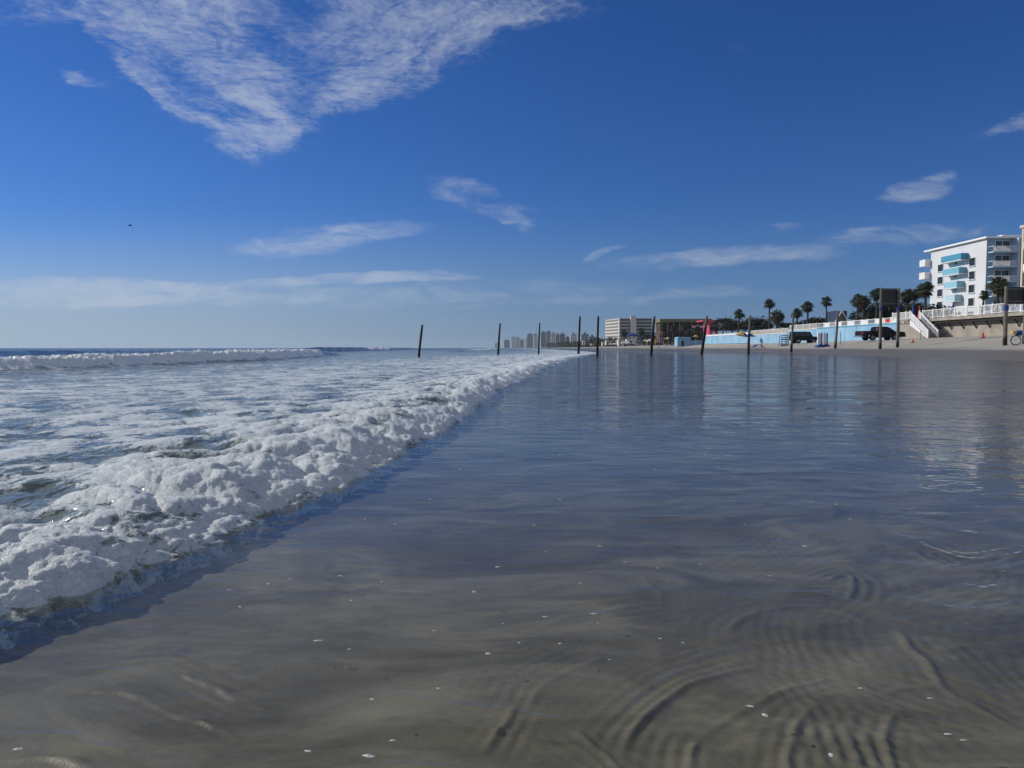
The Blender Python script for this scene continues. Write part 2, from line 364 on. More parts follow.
# ------------------------------------------------------------------ water sheets (finer near the shore break)
HF = H * F
py_ = np.concatenate([np.arange(560, 44, -.78), np.arange(44, 22, -.22), np.arange(22, 6, -.07), 6 * np.exp(-np.linspace(0.02, 4.3, 150))])
rr = HF / py_
th = np.radians(np.arange(-56, 46.01, .088))
TH, RRr = np.meshgrid(th, rr)
X = RRr * np.tan(np.clip(TH, -1.2, 1.2)); Y = RRr.copy()
nr, nc = X.shape
DD = np.hypot(X, Y)
S = front_s(X, Y)

# --- the surf
att = lambda wl: np.clip(wl / (DD * 0.0035 + 1e-6) - .6, 0, 1)       # fade waves the mesh cannot carry at that distance
prof = np.interp(S, [-.08, -.015, .0, .04, .12, .24, .42, .75, 1.2, 2.0, 4.0, 9, 14], [-.12, -.03, .0, .012, .044, .082, .108, .104, .080, .060, .040, .02, .02])
kf = np.interp(Y, [0, 2.2, 4, 10, 20, 50, 90, 200], [.8, .85, 1.0, 1.05, 1.0, .9, .5, .2])
z = prof * np.where(prof > 0, kf, 1)
warpx = .18 * fbm(X * 1.3, Y * 1.3, 41, 2); warpy = .18 * fbm(X * 1.3, Y * 1.3, 47, 2)
def dome(x, y, sc_, seed):
    d = worley3(x / sc_, y / sc_, np.zeros_like(x) + .5, seed)
    return np.sqrt(np.clip(1 - (d / 1.0) ** 2, 0, 1)) - .80
A1 = np.interp(S, [0, .1, .35, .9, 2.5, 6, 14], [.016, .065, .115, .095, .055, .03, .03]) * kf
near = S > -.1
lump = np.zeros_like(X)
xx = X[near] + warpx[near]; yy = Y[near] + warpy[near]
dl = 1.9 * dome(xx * .75, yy * .9, .36, 61) * att(.3)[near] + .65 * dome(xx * 1.05, yy, .15, 62) * att(.14)[near]
lump[near] = dl
band_ = np.interp(S, [0, .05, .5, 1.6, 4, 9, 30], [.6, .9, 1, .55, .30, .2, .12])
z = z + np.where(S > 0, 1, sst(S, -.06, 0)) * A1 * lump * band_
# chop behind
ch = (.045 * fbm(X * .55 + .2 * warpx, Y * .4, 71, 3) * att(1.2) + .014 * fbm(X * 2.8, Y * 2.2, 75, 3) * att(.3)) * sst(S, .4, 3)
z = z + ch
# breakers further out: (x line, y range, height, foam range)
foam = np.interp(S, [-.05, .0, .03, .08, .45, 1.0, 2.0, 4, 7, 11, 15, 20, 60], [.50, .60, .72, 0.86, .72, .46, .40, .45, .43, .36, .26, .20, .04])
foam = foam + np.interp(Y, [0, 3, 10, 25, 60], [0, .0, .08, .15, .20]) * np.interp(S, [0, 3, 6, 10, 14], [1, 1, .8, .1, 0])
foam = foam + .22 * fbm(X * .6, Y * .22, 91, 3) + np.where(S > .3, .9 * np.clip(lump, -.6, .4) * np.interp(S, [0, .25, .6, 1.2, 4], [0.1, .5, .95, .95, .45]), 0)
foam = np.where(S > 60, foam - .15, foam)
def breaker(xl, y0, y1, hgt, fy0, fy1, wfront=.35, wback=2.6, foamw=1.5, seed=5):
    global z, foam
    xb = np.interp(Y, [p[0] for p in xl], [p[1] for p in xl]) + .35 * fbm(X * .02, Y * .35, seed, 3)
    d = X - xb                                     # + is the shore side
    e = sst(Y, y0, y0 + 3) * (1 - sst(Y, y1 - .25 * (y1 - y0), y1))
    hh = hgt(Y) if callable(hgt) else hgt
    ridge = np.where(d > 0, np.exp(-(d / wfront) ** 2), np.exp(-(d / wback) ** 2))
    fm = sst(Y, fy0, fy0 + 2) * (1 - sst(Y, fy1 - 2.5, fy1 + 1))
    fmask = np.where(d > 0, 1 - sst(d, wfront * .9, wfront * 1.7), 1 - sst(-d, foamw * .3, foamw * 1.3))
    lum = .55 * fbm(X * 6, Y * 4.5, seed + 3, 4) + .6 * fbm(X * 1.6, Y * .6, seed + 9, 3)
    z = z + ridge * e * hh * (1 + .60 * fm * lum)
    foam = foam + e * fm * fmask * (1.0 + .8 * lum - .35 * sst(d, 0, wfront * 1.2)) + .16 * e * fm * np.where(d < 0, np.exp(d / 6), 0)
    return
breaker([(6, -13.2), (20, -14.3), (36, -12.9), (51, -14.2), (80, -16)], 4, 68, lambda y: np.interp(y, [0, 20, 36, 50, 70], [.30, .34, .50, .48, .30]), 3, 53, .5, 2.4, 1.6)
breaker([(0, -33), (400, -33)], 120, 215, .85, 160, 192, .8, 5, 3.0, 15)
breaker([(0, -52), (400, -52)], 180, 420, .75, 214, 262, .8, 5, 3.0, 19)
breaker([(0, -6), (100, -9), (600, -9)], 120, 600, .38, 150, 520, .8, 4, 4.0, 25)
breaker([(0, -48), (60, -46), (400, -50)], 8, 170, .40, 900, 901, 1.5, 6, 2.0, 35)
z = z + .10 * fbm(X * .07, Y * .03, 81, 2) * sst(S, 12, 40) * (1 - sst(DD, 400, 1500))
Zs = z
# bubbly relief pushed out along the surface, so steep faces get lumps too
co = np.stack([X, Y, Zs], -1)
gxr = np.gradient(co, axis=0); gxc = np.gradient(co, axis=1)
nrm = np.cross(gxr, gxc); nrm /= np.linalg.norm(nrm, axis=-1, keepdims=True) + 1e-12
nrm *= np.sign(nrm[..., 2:3] + 1e-9)
sel = (S > -.10) & (S < 6) & (Y < 30) & (foam > .45)
ps = co[sel]; dsel = DD[sel]
amt = np.interp(S[sel], [-.1, 0, .05, .12, .6, 1.5, 6], [.2, .25, .6, 1, 1, .5, .25]) * np.clip((foam[sel] - .45) / .35, 0, 1)
disp = np.zeros(len(ps))
for cs, am, sd in ((.085, .016, 101), (.036, .016, 102), (.016, .0085, 103)):
    k = np.clip(cs / (dsel * .0030) - .7, 0, 1)
    d = worley3(ps[:, 0] / cs, ps[:, 1] / cs, ps[:, 2] / cs, sd)
    disp += am * k * (np.sqrt(np.clip(1 - d * d, 0, 1)) - .5)
disp += .016 * fbm(ps[:, 0] * 9, ps[:, 1] * 9 + ps[:, 2] * 9, 111, 2)
co[sel] += nrm[sel] * (disp * amt)[:, None]
ok = (S > -.07 * np.clip(DD / 4, 1, 6)) & (np.interp(Y, WLy, WLx) - X > -40)
fm = ok[:-1, :-1] & ok[1:, 1:] & ok[:-1, 1:] & ok[1:, :-1]
fz = (S < 1.2) | (foam > 1.25)
ffoam = (fz[:-1, :-1] & fz[1:, 1:]) & (Y[:-1, :-1] < 100)
me = grid_mesh('sea', co, nr, nc, fm & ~ffoam, {'foam': foam})
link(me, 'sea', m_sea, kind='structure')
me = grid_mesh('wave_foam', co, nr, nc, fm & ffoam, {'foam': foam})
link(me, 'wave_foam', m_sea, kind='stuff', label='bubbly white foam edge of the spent wave and the breaker behind', cat='foam')

# --- the thin sheet of water over the sand
def pdist(poly, x, y):
    """signed distance to a line drawn over the water and position along it"""
    best = np.full(x.shape, 1e9); sg = np.zeros(x.shape); al = np.zeros(x.shape); L = 0
    tot = sum(math.dist(poly[i], poly[i + 1]) for i in range(len(poly) - 1))
    for i in range(len(poly) - 1):
        ax, ay = poly[i]; bx, by = poly[i + 1]; l = math.dist(poly[i], poly[i + 1])
        ux, uy = (bx - ax) / l, (by - ay) / l
        t = np.clip((x - ax) * ux + (y - ay) * uy, 0, l)
        qx = x - ax - ux * t; qy = y - ay - uy * t
        d = np.hypot(qx, qy); c = ux * (y - ay) - uy * (x - ax)
        b = d < best
        best = np.where(b, d, best); sg = np.where(b, np.sign(c), sg); al = np.where(b, (L + t) / tot, al); L += l
    return best * sg, al
CRESTS = [  # lines of the photograph's ripples, amplitude mm, ripple length m, side of the train
    ([(535, 615), (560, 604), (600, 598), (650, 592), (700, 588)], 1.6, .030, -1),
    ([(618, 745), (632, 715), (655, 690), (690, 668), (730, 655), (775, 645)], 3.0, .026, 1),
    ([(530, 690), (545, 665), (575, 650), (620, 637)], 2.0, .026, 1),
    ([(640, 768), (615, 740), (590, 720), (575, 700)], 1.8, .026, 1),
    ([(720, 625), (735, 608), (765, 598), (800, 594), (850, 600), (880, 618)], 2.2, .030, 1),
    ([(820, 570), (840, 560), (858, 562), (850, 585), (830, 592)], 2.2, .032, 1),
    ([(890, 610), (905, 620), (915, 640), (935, 655), (945, 680)], 2.2, .028, -1),
    ([(880, 590), (920, 602), (970, 612), (1024, 606), (1080, 600)], 2.4, .034, -1),
    ([(960, 600), (975, 590), (1010, 586), (1060, 585)], 2.0, .034, 1),
    ([(850, 520), (900, 535), (945, 555), (990, 560), (1060, 545)], 2.6, .045, 1),
    ([(800, 768), (790, 735), (800, 700), (830, 680)], 1.6, .024, 1),
    ([(905, 768), (890, 740), (880, 715), (900, 690)], 1.6, .024, 1),
    ([(60, 668), (120, 672), (180, 690), (260, 712)], 1.5, .024, -1),
    ([(150, 655), (200, 660), (240, 672), (280, 690)], 1.3, .024, -1),
    ([(340, 690), (400, 700), (460, 712), (560, 718), (600, 716)], 1.4, .024, 1),
    ([(-20, 735), (50, 738), (90, 752), (180, 764), (240, 772)], 2.0, .024, 1),
    ([(250, 795), (330, 770), (420, 765), (500, 775)], 1.5, .024, 1),
    ([(600, 470), (700, 476), (800, 470), (950, 480)], 2.0, .09, -1),
    ([(450, 520), (560, 512), (700, 520), (830, 512)], 1.6, .07, -1),
    ([(560, 430), (700, 424), (830, 424), (1000, 430)], 6.0, .16, -1),
    ([(480, 565), (600, 560), (700, 568)], 1.2, .05, -1),
    ([(690, 720), (735, 700), (790, 668), (850, 660), (900, 690)], 1.6, .026, -1),
    ([(870, 680), (930, 668), (980, 690), (1030, 720)], 1.8, .030, 1),
    ([(930, 640), (980, 628), (1040, 640)], 2.0, .032, -1),
    ([(640, 560), (660, 580), (655, 600)], 1.6, .030, 1),
    ([(470, 740), (500, 705), (520, 680)], 1.4, .026, -1),
    ([(700, 768), (690, 740), (705, 715)], 1.4, .024, 1),
]
zf = .0045 * fbm(X * 1.1 + .5 * warpx, Y * .8, 201, 3) * att(.6) + .0011 * fbm(X * 2.4, Y * 3.6, 205, 2) * att(.25)
zf = zf + .0085 * fbm(X * .22 + .4 * warpx, Y * .85, 208, 3) * att(1.1) * sst(DD, 4, 9)
zf = zf + .0008 * fbm(X * 4 + warpx * 3, Y * 15 + warpy * 6, 209, 2) * att(.07)
rx_ = X + .16 * fbm(X * 1.6, Y * 1.6, 301, 3); ry_ = Y + .16 * fbm(X * 1.6, Y * 1.6, 302, 3)
rid = np.exp(-(gn(rx_ * 1.9, ry_ * 2.6, 303) / .16) ** 2)
rid2 = np.exp(-(gn(rx_ * 4.2, ry_ * 5.6, 304) / .25) ** 2)
cz_ = sst(X / np.maximum(Y, .1), -.15, .45) * (1 - sst(Y, 2.6, 4.6))
zf = zf + (.0013 * rid + .0005 * rid2) * cz_ * att(.08)
selw = (Y < 16) & (S < .5)
xw_ = X[selw]; yw_ = Y[selw]
wob = .03 * fbm(xw_ * 3, yw_ * 3, 211, 2) + .012 * fbm(xw_ * 9, yw_ * 9, 212, 2)
acc = np.zeros(len(xw_))
for pts, am, wl, side in CRESTS:
    poly = [gpt(*p) for p in pts]
    for _ in range(3):                            # round the corners off
        q = [poly[0]]
        for a_, b_ in zip(poly[:-1], poly[1:]): q += [(a_[0] * .75 + b_[0] * .25, a_[1] * .75 + b_[1] * .25), (a_[0] * .25 + b_[0] * .75, a_[1] * .25 + b_[1] * .75)]
        poly = q + [poly[-1]]
    d, al = pdist(poly, xw_ + wob, yw_ + wob)
    d = d * side
    e = sst(al, 0, .25) * (1 - sst(al, .75, 1))
    main = np.exp(-(d / (wl * .75)) ** 2) * 1.3 + .5 * np.exp(-((d + wl * 2.4) / (wl * 2.6)) ** 2) * np.where(d < 0, 1, 0) * (1 - np.exp(-(d / wl) ** 2))
    wl = wl * 1.15
    train = np.cos(2 * math.pi * d / wl) * np.where(d > 0, np.exp(-d / (wl * (1.2 + 2.2 * sst(gn(xw_ * 3.1, yw_ * 3.1, 260), -.3, .5)))), np.exp(d / (wl * .7)))
    am = am * (1.35 if pts[0][0] < 400 and pts[-1][0] < 620 else 1.0)
    acc += am * .00062 * e * (.35 + .65 * sst(gn(xw_ * 4.0, yw_ * 5.0, 261), -.45, .35)) * (main + (.25 + .55 * sst(gn(xw_ * 2.3, yw_ * 2.3, 262), -.1, .5)) * train)
chaos = sst(xw_ / np.maximum(yw_, .1), .12, .55) * (1 - sst(yw_, 3.2, 4.5))
wx1 = xw_ + .06 * fbm(xw_ * 3.3, yw_ * 3.3, 221, 2); wy1 = yw_ + .06 * fbm(xw_ * 3.3, yw_ * 3.3, 222, 2)
ring = np.zeros(len(xw_))
for cx, cy_, wl, am in ((.15, .55, .034, .5), (1.9, 1.2, .036, .6), (.9, 2.6, .040, .5), (1.6, 2.3, .032, .45)):
    rr_ = np.hypot(wx1 - cx, wy1 - cy_)
    ring += am * np.sin(2 * math.pi * rr_ / wl + 3 * gn(xw_ * 2, yw_ * 2, 230)) * (.35 + .65 * sst(fbm(xw_ * 2.2, yw_ * 2.2, int(cx * 10) + 240, 2), -.1, .4))
acc += .00036 * ring * (.04 + .96 * chaos)
for cx, cy_, wl in ((gpt(340, 648)[0], gpt(340, 648)[1], .017), (gpt(268, 602)[0], gpt(268, 602)[1], .018), (gpt(385, 590)[0], gpt(385, 590)[1], .02)):
    rr_ = np.hypot(xw_ - cx, yw_ - cy_)
    acc += .00016 * np.cos(2 * math.pi * rr_ / wl) * np.exp(-rr_ / .030)
zf[selw] += acc * att(.03)[selw].clip(.0, 1)
# water piles up a little against the foam
zf = zf + .006 * np.exp(-np.clip(-S, 0, 9) / .12)
cof = np.stack([X, Y, zf], -1)
okf = (S < .25) & (X - np.interp(Y, WLy, WLx) < 10) & (DD < 1200)
fmf = okf[:-1, :-1] & okf[1:, 1:] & okf[:-1, 1:] & okf[1:, :-1]
me = grid_mesh('shallow_water', cof, nr, nc, fmf)
film = link(me, 'shallow_water', m_film, kind='structure')

# the bed near the camera, fine enough to carry caustic light bands shaped as relief
patt = np.zeros_like(X); patt[selw] = acc * att(.03)[selw].clip(0, 1)
patt = patt + (.0016 * rid + .0008 * rid2) * cz_ * att(.08)
patt = patt * sst(-S, .02, .25)
zb_ = land(X, Y) + 3.6 * patt + .0012 * fbm(X * 5, Y * 7, 401, 3) * att(.12)
near_ = (Y > .90) & (Y < 14) & (S < .45) & (X < 12)
fmn = near_[:-1, :-1] & near_[1:, 1:] & near_[:-1, 1:] & near_[1:, :-1]
me = grid_mesh('caustic_bed', np.stack([X, Y, zb_ + .0015], -1), nr, nc, fmn)
link(me, 'caustic_bed', m_sand, kind='structure')

hz = bpy.data.meshes.new('haze')
hv = [(x, y, z) for z in (-9.0, 60.0) for (x, y) in ((-7000, -60), (7000, -60), (7000, 7400), (-7000, 7400))]
hz.from_pydata(hv, [], [(0, 3, 2, 1), (4, 5, 6, 7), (0, 1, 5, 4), (1, 2, 6, 5), (2, 3, 7, 6), (3, 0, 4, 7)])
m_haze, T, out = newmat('haze')
pv = T.n('ShaderNodeVolumePrincipled'); pv.inputs['Color'].default_value = (.62, .82, 1.0, 1); pv.inputs['Density'].default_value = 1.0e-4; pv.inputs['Anisotropy'].default_value = .2
T.l(pv.outputs[0], out.inputs['Volume'])
link(hz, 'haze', m_haze, kind='stuff', label='thin sea haze paling the far towers', cat='haze')
# ================================================================== objects
rnd = random.Random(7)
def simple(name, col, rough=.6, spec=.4, metal=0.0, var=.0, vs=3.0, col2=None, bmp=0.0, bs=20, emit=None):
    m, T, out = newmat(name)
    P_ = T.n('ShaderNodeTexCoord').outputs['Object']
    c = (*col, 1)
    if col2 is not None:
        c = T.mix(T.ss(T.noise(P_, vs, 5, .6), .3, .7), (*col, 1), (*col2, 1))
    nrm_ = bump(T, T.noise(P_, bs, 4, .6), bmp, .02) if bmp else None
    T.l(princ(T, c, rough, spec, nrm_, Metallic=metal), out.inputs[0]); return m
class MB:
    def __init__(s): s.v = []; s.f = []
    def box(s, x0, x1, y0, y1, z0, z1):
        b = len(s.v)
        s.v += [(x0, y0, z0), (x1, y0, z0), (x1, y1, z0), (x0, y1, z0), (x0, y0, z1), (x1, y0, z1), (x1, y1, z1), (x0, y1, z1)]
        s.f += [tuple(b + i for i in q) for q in ((0, 3, 2, 1), (4, 5, 6, 7), (0, 1, 5, 4), (1, 2, 6, 5), (2, 3, 7, 6), (3, 0, 4, 7))]
        return s
    def tube(s, a, b, r0, r1=None, n=10, cap=True):
        r1 = r0 if r1 is None else r1
        a = Vector(a); b = Vector(b); d = (b - a).normalized()
        u = d.orthogonal().normalized(); w_ = d.cross(u); k = len(s.v)
        for c, r in ((a, r0), (b, r1)):
            for i in range(n):
                t = 2 * math.pi * i / n; p = c + u * (math.cos(t) * r) + w_ * (math.sin(t) * r); s.v.append(tuple(p))
        for i in range(n): s.f.append((k + i, k + (i + 1) % n, k + n + (i + 1) % n, k + n + i))
        if cap: s.f.append(tuple(k + i for i in reversed(range(n)))); s.f.append(tuple(k + n + i for i in range(n)))
        return s
    def path(s, pts, rs, n=8):
        for i in range(len(pts) - 1): s.tube(pts[i], pts[i + 1], rs[i], rs[i + 1], n)
        return s
    def quad(s, *p):
        k = len(s.v); s.v += [tuple(q) for q in p]; s.f.append(tuple(range(k, k + len(p)))); return s
    def prism(s, prof, y0, y1, ax='y'):
        """an outline in x,z given thickness along y (or y,z along x)"""
        k = len(s.v); n = len(prof)
        for y in (y0, y1):
            for a, z_ in prof: s.v.append((a, y, z_) if ax == 'y' else (y, a, z_))
        s.f.append(tuple(range(k, k + n))); s.f.append(tuple(reversed(range(k + n, k + 2 * n))))
        for i in range(n): s.f.append((k + i, k + n + i, k + n + (i + 1) % n, k + (i + 1) % n))
        return s
    def build(s, name, mat, parent=None, smooth=False, bevel=0, loc=None, **k):
        me = bpy.data.meshes.new(name); me.from_pydata(s.v, [], s.f)
        bm_ = bmesh.new(); bm_.from_mesh(me); bmesh.ops.recalc_face_normals(bm_, faces=bm_.faces); bm_.to_mesh(me); bm_.free()
        if smooth:
            for p in me.polygons: p.use_smooth = True
        o = link(me, name, mat, parent, **k)
        if loc: o.location = loc
        if bevel:
            bv = o.modifiers.new('bevel', 'BEVEL'); bv.width = bevel; bv.segments = 2; bv.limit_method = 'ANGLE'
        return o
def empty(name, loc, label, cat, group=None, rz=0):
    o = bpy.data.objects.new(name, None); COL.objects.link(o); o.location = loc; o.rotation_euler = (0, 0, rz); o.empty_display_size = .2
    o['label'] = label; o['category'] = cat
    if group: o['group'] = group
    return o
def gz(x, y): return float(land(np.array([x]), np.array([y]))[0])

M_white = simple('white_paint', (.78, .79, .80), .5, col2=(.66, .67, .68), vs=1.2)
M_rail = simple('rail_white', (.80, .81, .82), .45)
M_dark = simple('dark_glass', (.012, .018, .026), .12, .6)
M_conc = simple('concrete', (.36, .33, .29), .9, .2, col2=(.25, .23, .20), vs=.6, bmp=.3, bs=6)
M_shade = simple('underdeck_shade', (.035, .032, .03), .9, .2)  # near black stands in for the shadow under the deck
M_blue = simple('seawall_blue', (.21, .39, .57), .8, .2, col2=(.29, .48, .64), vs=.35, bmp=.2, bs=4)
M_blue2 = simple('aqua_paint', (.10, .42, .58), .6, .3, col2=(.13, .48, .64), vs=.4)
M_steel = simple('grey_steel', (.20, .21, .22), .5, .5, .6)
M_board = simple('board_back', (.055, .058, .062), .7, .3, col2=(.04, .042, .046), vs=2)
M_bluetarp = simple('blue_tarp', (.012, .045, .28), .6, .4)
M_yellow = simple('yellow_cloth', (.52, .36, .10), .8, .2)
M_red = simple('red_paint', (.50, .035, .03), .6, .3)
M_orange = simple('cone_orange', (.65, .10, .03), .6, .3)
M_rubber = simple('rubber', (.012, .012, .013), .8, .3)
M_black = simple('black_paint', (.004, .0045, .005), .3, .25)
M_chrome = simple('bright_metal', (.5, .5, .5), .25, .5, 1.0)
M_taill = simple('tail_light_red', (.35, .01, .012), .2, .6)
M_trunk = simple('palm_trunk', (.085, .07, .055), .95, .2, col2=(.05, .04, .032), vs=6, bmp=.6, bs=14)
M_frond = simple('palm_leaf', (.022, .034, .013), .6, .3, col2=(.042, .050, .020), vs=1.3)
M_deadfrond = simple('dead_palm_leaf', (.075, .058, .034), .9, .2, col2=(.045, .034, .022), vs=1.5)
M_leaf = simple('dark_leaf', (.013, .021, .010), .8, .2, col2=(.034, .038, .018), vs=.8)
M_skin = simple('skin', (.35, .20, .14), .6, .3)

# wooden piles: dark and soaked near the foot, silver grey above
m_pile, T, out = newmat('pile_wood')
g = T.n('ShaderNodeTexCoord').outputs['Object']; sp = T.n('ShaderNodeSeparateXYZ'); T.l(g, sp.inputs[0])
grain = T.noise(T.mapping(g, (9, 9, .7)), 3.0, 6, .65, .4)
fleck = T.noise(g, 7, 4, .6)
oa = T.n('ShaderNodeAttribute', attribute_type='OBJECT', attribute_name='soak')
dryk = T.ss(T.m('ADD', sp.outputs[2], T.m('MULTIPLY', T.m('SUBTRACT', fleck, .5), .5)), T.m('SUBTRACT', oa.outputs['Fac'], .15), T.m('ADD', oa.outputs['Fac'], .25))
cwood = T.mix(T.ss(grain, .3, .7), (.21, .19, .165, 1), (.105, .095, .08, 1))
cwet = T.mix(T.ss(fleck, .35, .7), (.006, .006, .006, 1), (.016, .014, .011, 1))
T.l(princ(T, T.mix(dryk, cwet, cwood), T.ss(dryk, 0, 1, .6, .9), .25, bump(T, grain, .7, .02)), out.inputs[0])

def pile(px, pytop, pxb, D, r, label, soak=1.2, group='old timber piles standing across the beach', name='timber_pile', board=None):
    x = wx(pxb, D); b = gz(x, D) - .25
    xt = wx(px, D); zt = wz(pytop, D)
    n = 12; L = zt - b; k = 26
    v = []; f = []
    bx = rnd.uniform(-.03, .03); ph = rnd.uniform(0, 6)
    sdx = rnd.uniform(-.02, .02)
    for i in range(k):
        t = i / (k - 1); rr2 = 1.15 * r * (1.10 - .28 * t) * (1 + .05 * math.sin(9 * t + ph))
        cxx = (xt - x) * t + bx * math.sin(math.pi * t); cyy = sdx * L * t + .02 * math.sin(5 * t + ph)
        for j in range(n):
            a_ = 2 * math.pi * j / n; q = rr2 * (1 + .07 * math.sin(3 * a_ + ph + 2 * t) + .03 * math.sin(7 * a_ + 11 * t))
            v.append((cxx + q * math.cos(a_), cyy + q * math.sin(a_), L * t + (.03 * math.sin(2 * a_ + ph) if i == k - 1 else 0)))
    for i in range(k - 1):
        for j in range(n): f.append((i * n + j, i * n + (j + 1) % n, (i + 1) * n + (j + 1) % n, (i + 1) * n + j))
    f.append(tuple((k - 1) * n + j for j in range(n))); f.append(tuple(reversed(range(n))))
    me_ = bpy.data.meshes.new(name); me_.from_pydata(v, [], f)
    for p in me_.polygons: p.use_smooth = len(p.vertices) == 4
    return me_, (x, D, b)
PILES = [
    (422.5, 325, 417.8, 51, .075, 'blackened timber pile leaning right, alone in the surf furthest out to sea', 9),
    (500.3, 323.6, 498.0, 66, .085, 'dark pile in the foam, just left of the far white towers', 9),
    (539.8, 323.2, 538.6, 71, .075, 'slim dark pile in the foam, before the far skyline', 9),
    (579.7, 316.6, 578.4, 66, .085, 'dark upright pile right at the tip of the foam edge', 9),
    (598.0, 316.6, 597.3, 58, .085, 'dark pile in smooth water left of the pale balconied block', 9),
    (654.4, 316.6, 651.0, 66, .115, 'dark pile leaning right, in front of the beach umbrellas', 3.6),
    (706.9, 316.4, 701.2, 75, .135, 'thick pile leaning right with a pale top, before the pink building', 3.2),
    (749.6, 315.6, 748.6, 80, .120, 'pile with a sunlit upper half beside the yellow and blue umbrella', 2.6),
    (792.6, 315.0, 791.4, 92, .120, 'straight grey pile standing in front of the parked jeep', 1.3),
    (837.0, 311.8, 835.2, 84, .120, 'grey pile on the sand before the blue wall, under the gabled roof', .9),
]
for (px, pyt, pxb, D, r, lab, soak) in PILES:
    me_, loc = pile(px, pyt, pxb, D, r, lab)
    o = link(me_, 'timber_pile', m_pile, label=lab, cat='timber pile', group='old timber piles standing across the beach')
    o.location = loc; o['soak'] = float(soak)

def post_mesh(x0, L, r0, r1, seed, lean=0.0):
    v = []; f = []; n = 12; k = 20
    for i in range(k):
        t = i / (k - 1); rr2 = r0 + (r1 - r0) * t
        for j in range(n):
            a_ = 2 * math.pi * j / n; q = rr2 * (1 + .06 * math.sin(3 * a_ + seed + 2 * t))
            v.append((x0 + lean * t + q * math.cos(a_), q * math.sin(a_), L * t))
    for i in range(k - 1):
        for j in range(n): f.append((i * n + j, i * n + (j + 1) % n, (i + 1) * n + (j + 1) % n, (i + 1) * n + j))
    f.append(tuple((k - 1) * n + j for j in range(n))); f.append(tuple(reversed(range(n))))
    me_ = bpy.data.meshes.new('post'); me_.from_pydata(v, [], f)
    for p in me_.polygons: p.use_smooth = len(p.vertices) == 4
    return me_
def sign(pxa, pxb, D, ytop, yboard, label, xe=None, bandy=309):
    xa, xb = wx(pxa, D), wx(pxb, D)
    b = gz((xa + xb) / 2, D) - .3; L = wz(ytop, D) - b
    root = empty('sign_board', ((xa + xb) / 2, D, b), label, 'sign', 'tall beach signs seen from behind')
    hw_ = (xb - xa) / 2
    for i, s_ in enumerate((-1, 1)):
        o = link(post_mesh(s_ * hw_, L, .14, .11, i * 2.0 + pxa, -.05 if i == 0 else -.02), 'post', m_pile, root); o['soak'] = .75 if i == 0 else .85
        bz = wz(bandy, D) - b
        MB().tube((s_ * hw_ - .03, 0, bz - .16), (s_ * hw_ - .03, 0, bz + .16), .142, .142, 12).build('reflective_band', M_bluetarp, o)
    zb0 = wz(yboard, D) - b
    MB().box(-hw_ - .02, hw_ + .05, .13, .17, zb0, L - .05).build('board', M_board, root)
    for z_ in (zb0 + .15, L - .22): MB().box(-hw_ - .02, hw_ + .05, .09, .128, z_, z_ + .09).build('batten', m_pile, root)['soak'] = -5.0
sign(880.2, 897.4, 66, 288.2, 306.0, 'grey sign board on two tall posts in front of the dark pickup truck')
sign(1005.0, 1024.3, 49, 286.5, 304.2, 'grey sign board on tall posts at the right edge, beside the bicycle', bandy=308)

# ---------------------------------------------------------------- sea wall, deck, stairs, railings
def wall_run(name, y0, y1, z0, z1, mat, label, x0=WALLX, th=.6, cap=None, capm=None, joints=None):
    root = empty(name, (x0, (y0 + y1) / 2, z0), label, 'wall')
    m_ = MB().box(0, th, y0 - (y0 + y1) / 2, y1 - (y0 + y1) / 2, 0, z1 - z0); m_.build('wall_face', mat, root)
    yy0, yy1 = y0 - (y0 + y1) / 2, y1 - (y0 + y1) / 2
    if cap: MB().box(-.10, th + .05, yy0, yy1, z1 - z0 + .003, z1 - z0 + cap).build('coping', capm or M_white, root)
    if joints:
        j = MB(); yv = yy0 + 1
        while yv < yy1 - .5: j.box(-.035, -.002, yv, yv + .22, 0, z1 - z0 - .02); yv += joints
        j.build('pilaster', mat, root)
    return root
def railing(name, x, y0, y1, zf, h, label, step=2.4, pick=.13, pickw=.028, panels=0.0, cat='railing', slope=0.0):
    """posts, top and bottom rail, thin uprights; zf is the floor; slope lets z fall along y"""
    root = empty(name, (x, y0, zf), label, cat)
    L = y1 - y0; n = max(1, int(round(L / step)))
    def zz(y): return slope * y
    r_ = MB()
    for z0, z1 in ((h - .07, h), (.10, .16)):
        r_.prism([(0, zz(0) + z0), (L, zz(L) + z0), (L, zz(L) + z1), (0, zz(0) + z1)], -.05, .05, ax='x')
    r_.build('rail', M_rail, root)
    for i in range(n + 1):
        y = L * i / n
        MB().box(-.07, .07, y - .07, y + .07, zz(y), zz(y) + h + .10).build('rail_post', M_rail, root)
    b_ = MB(); y = .12
    while y < L:
        b_.box(-.012, .012, y, y + pickw, zz(y) + .162, zz(y) + h - .072); y += pick
    b_.build('balusters', M_rail, root)
    return root, L, n
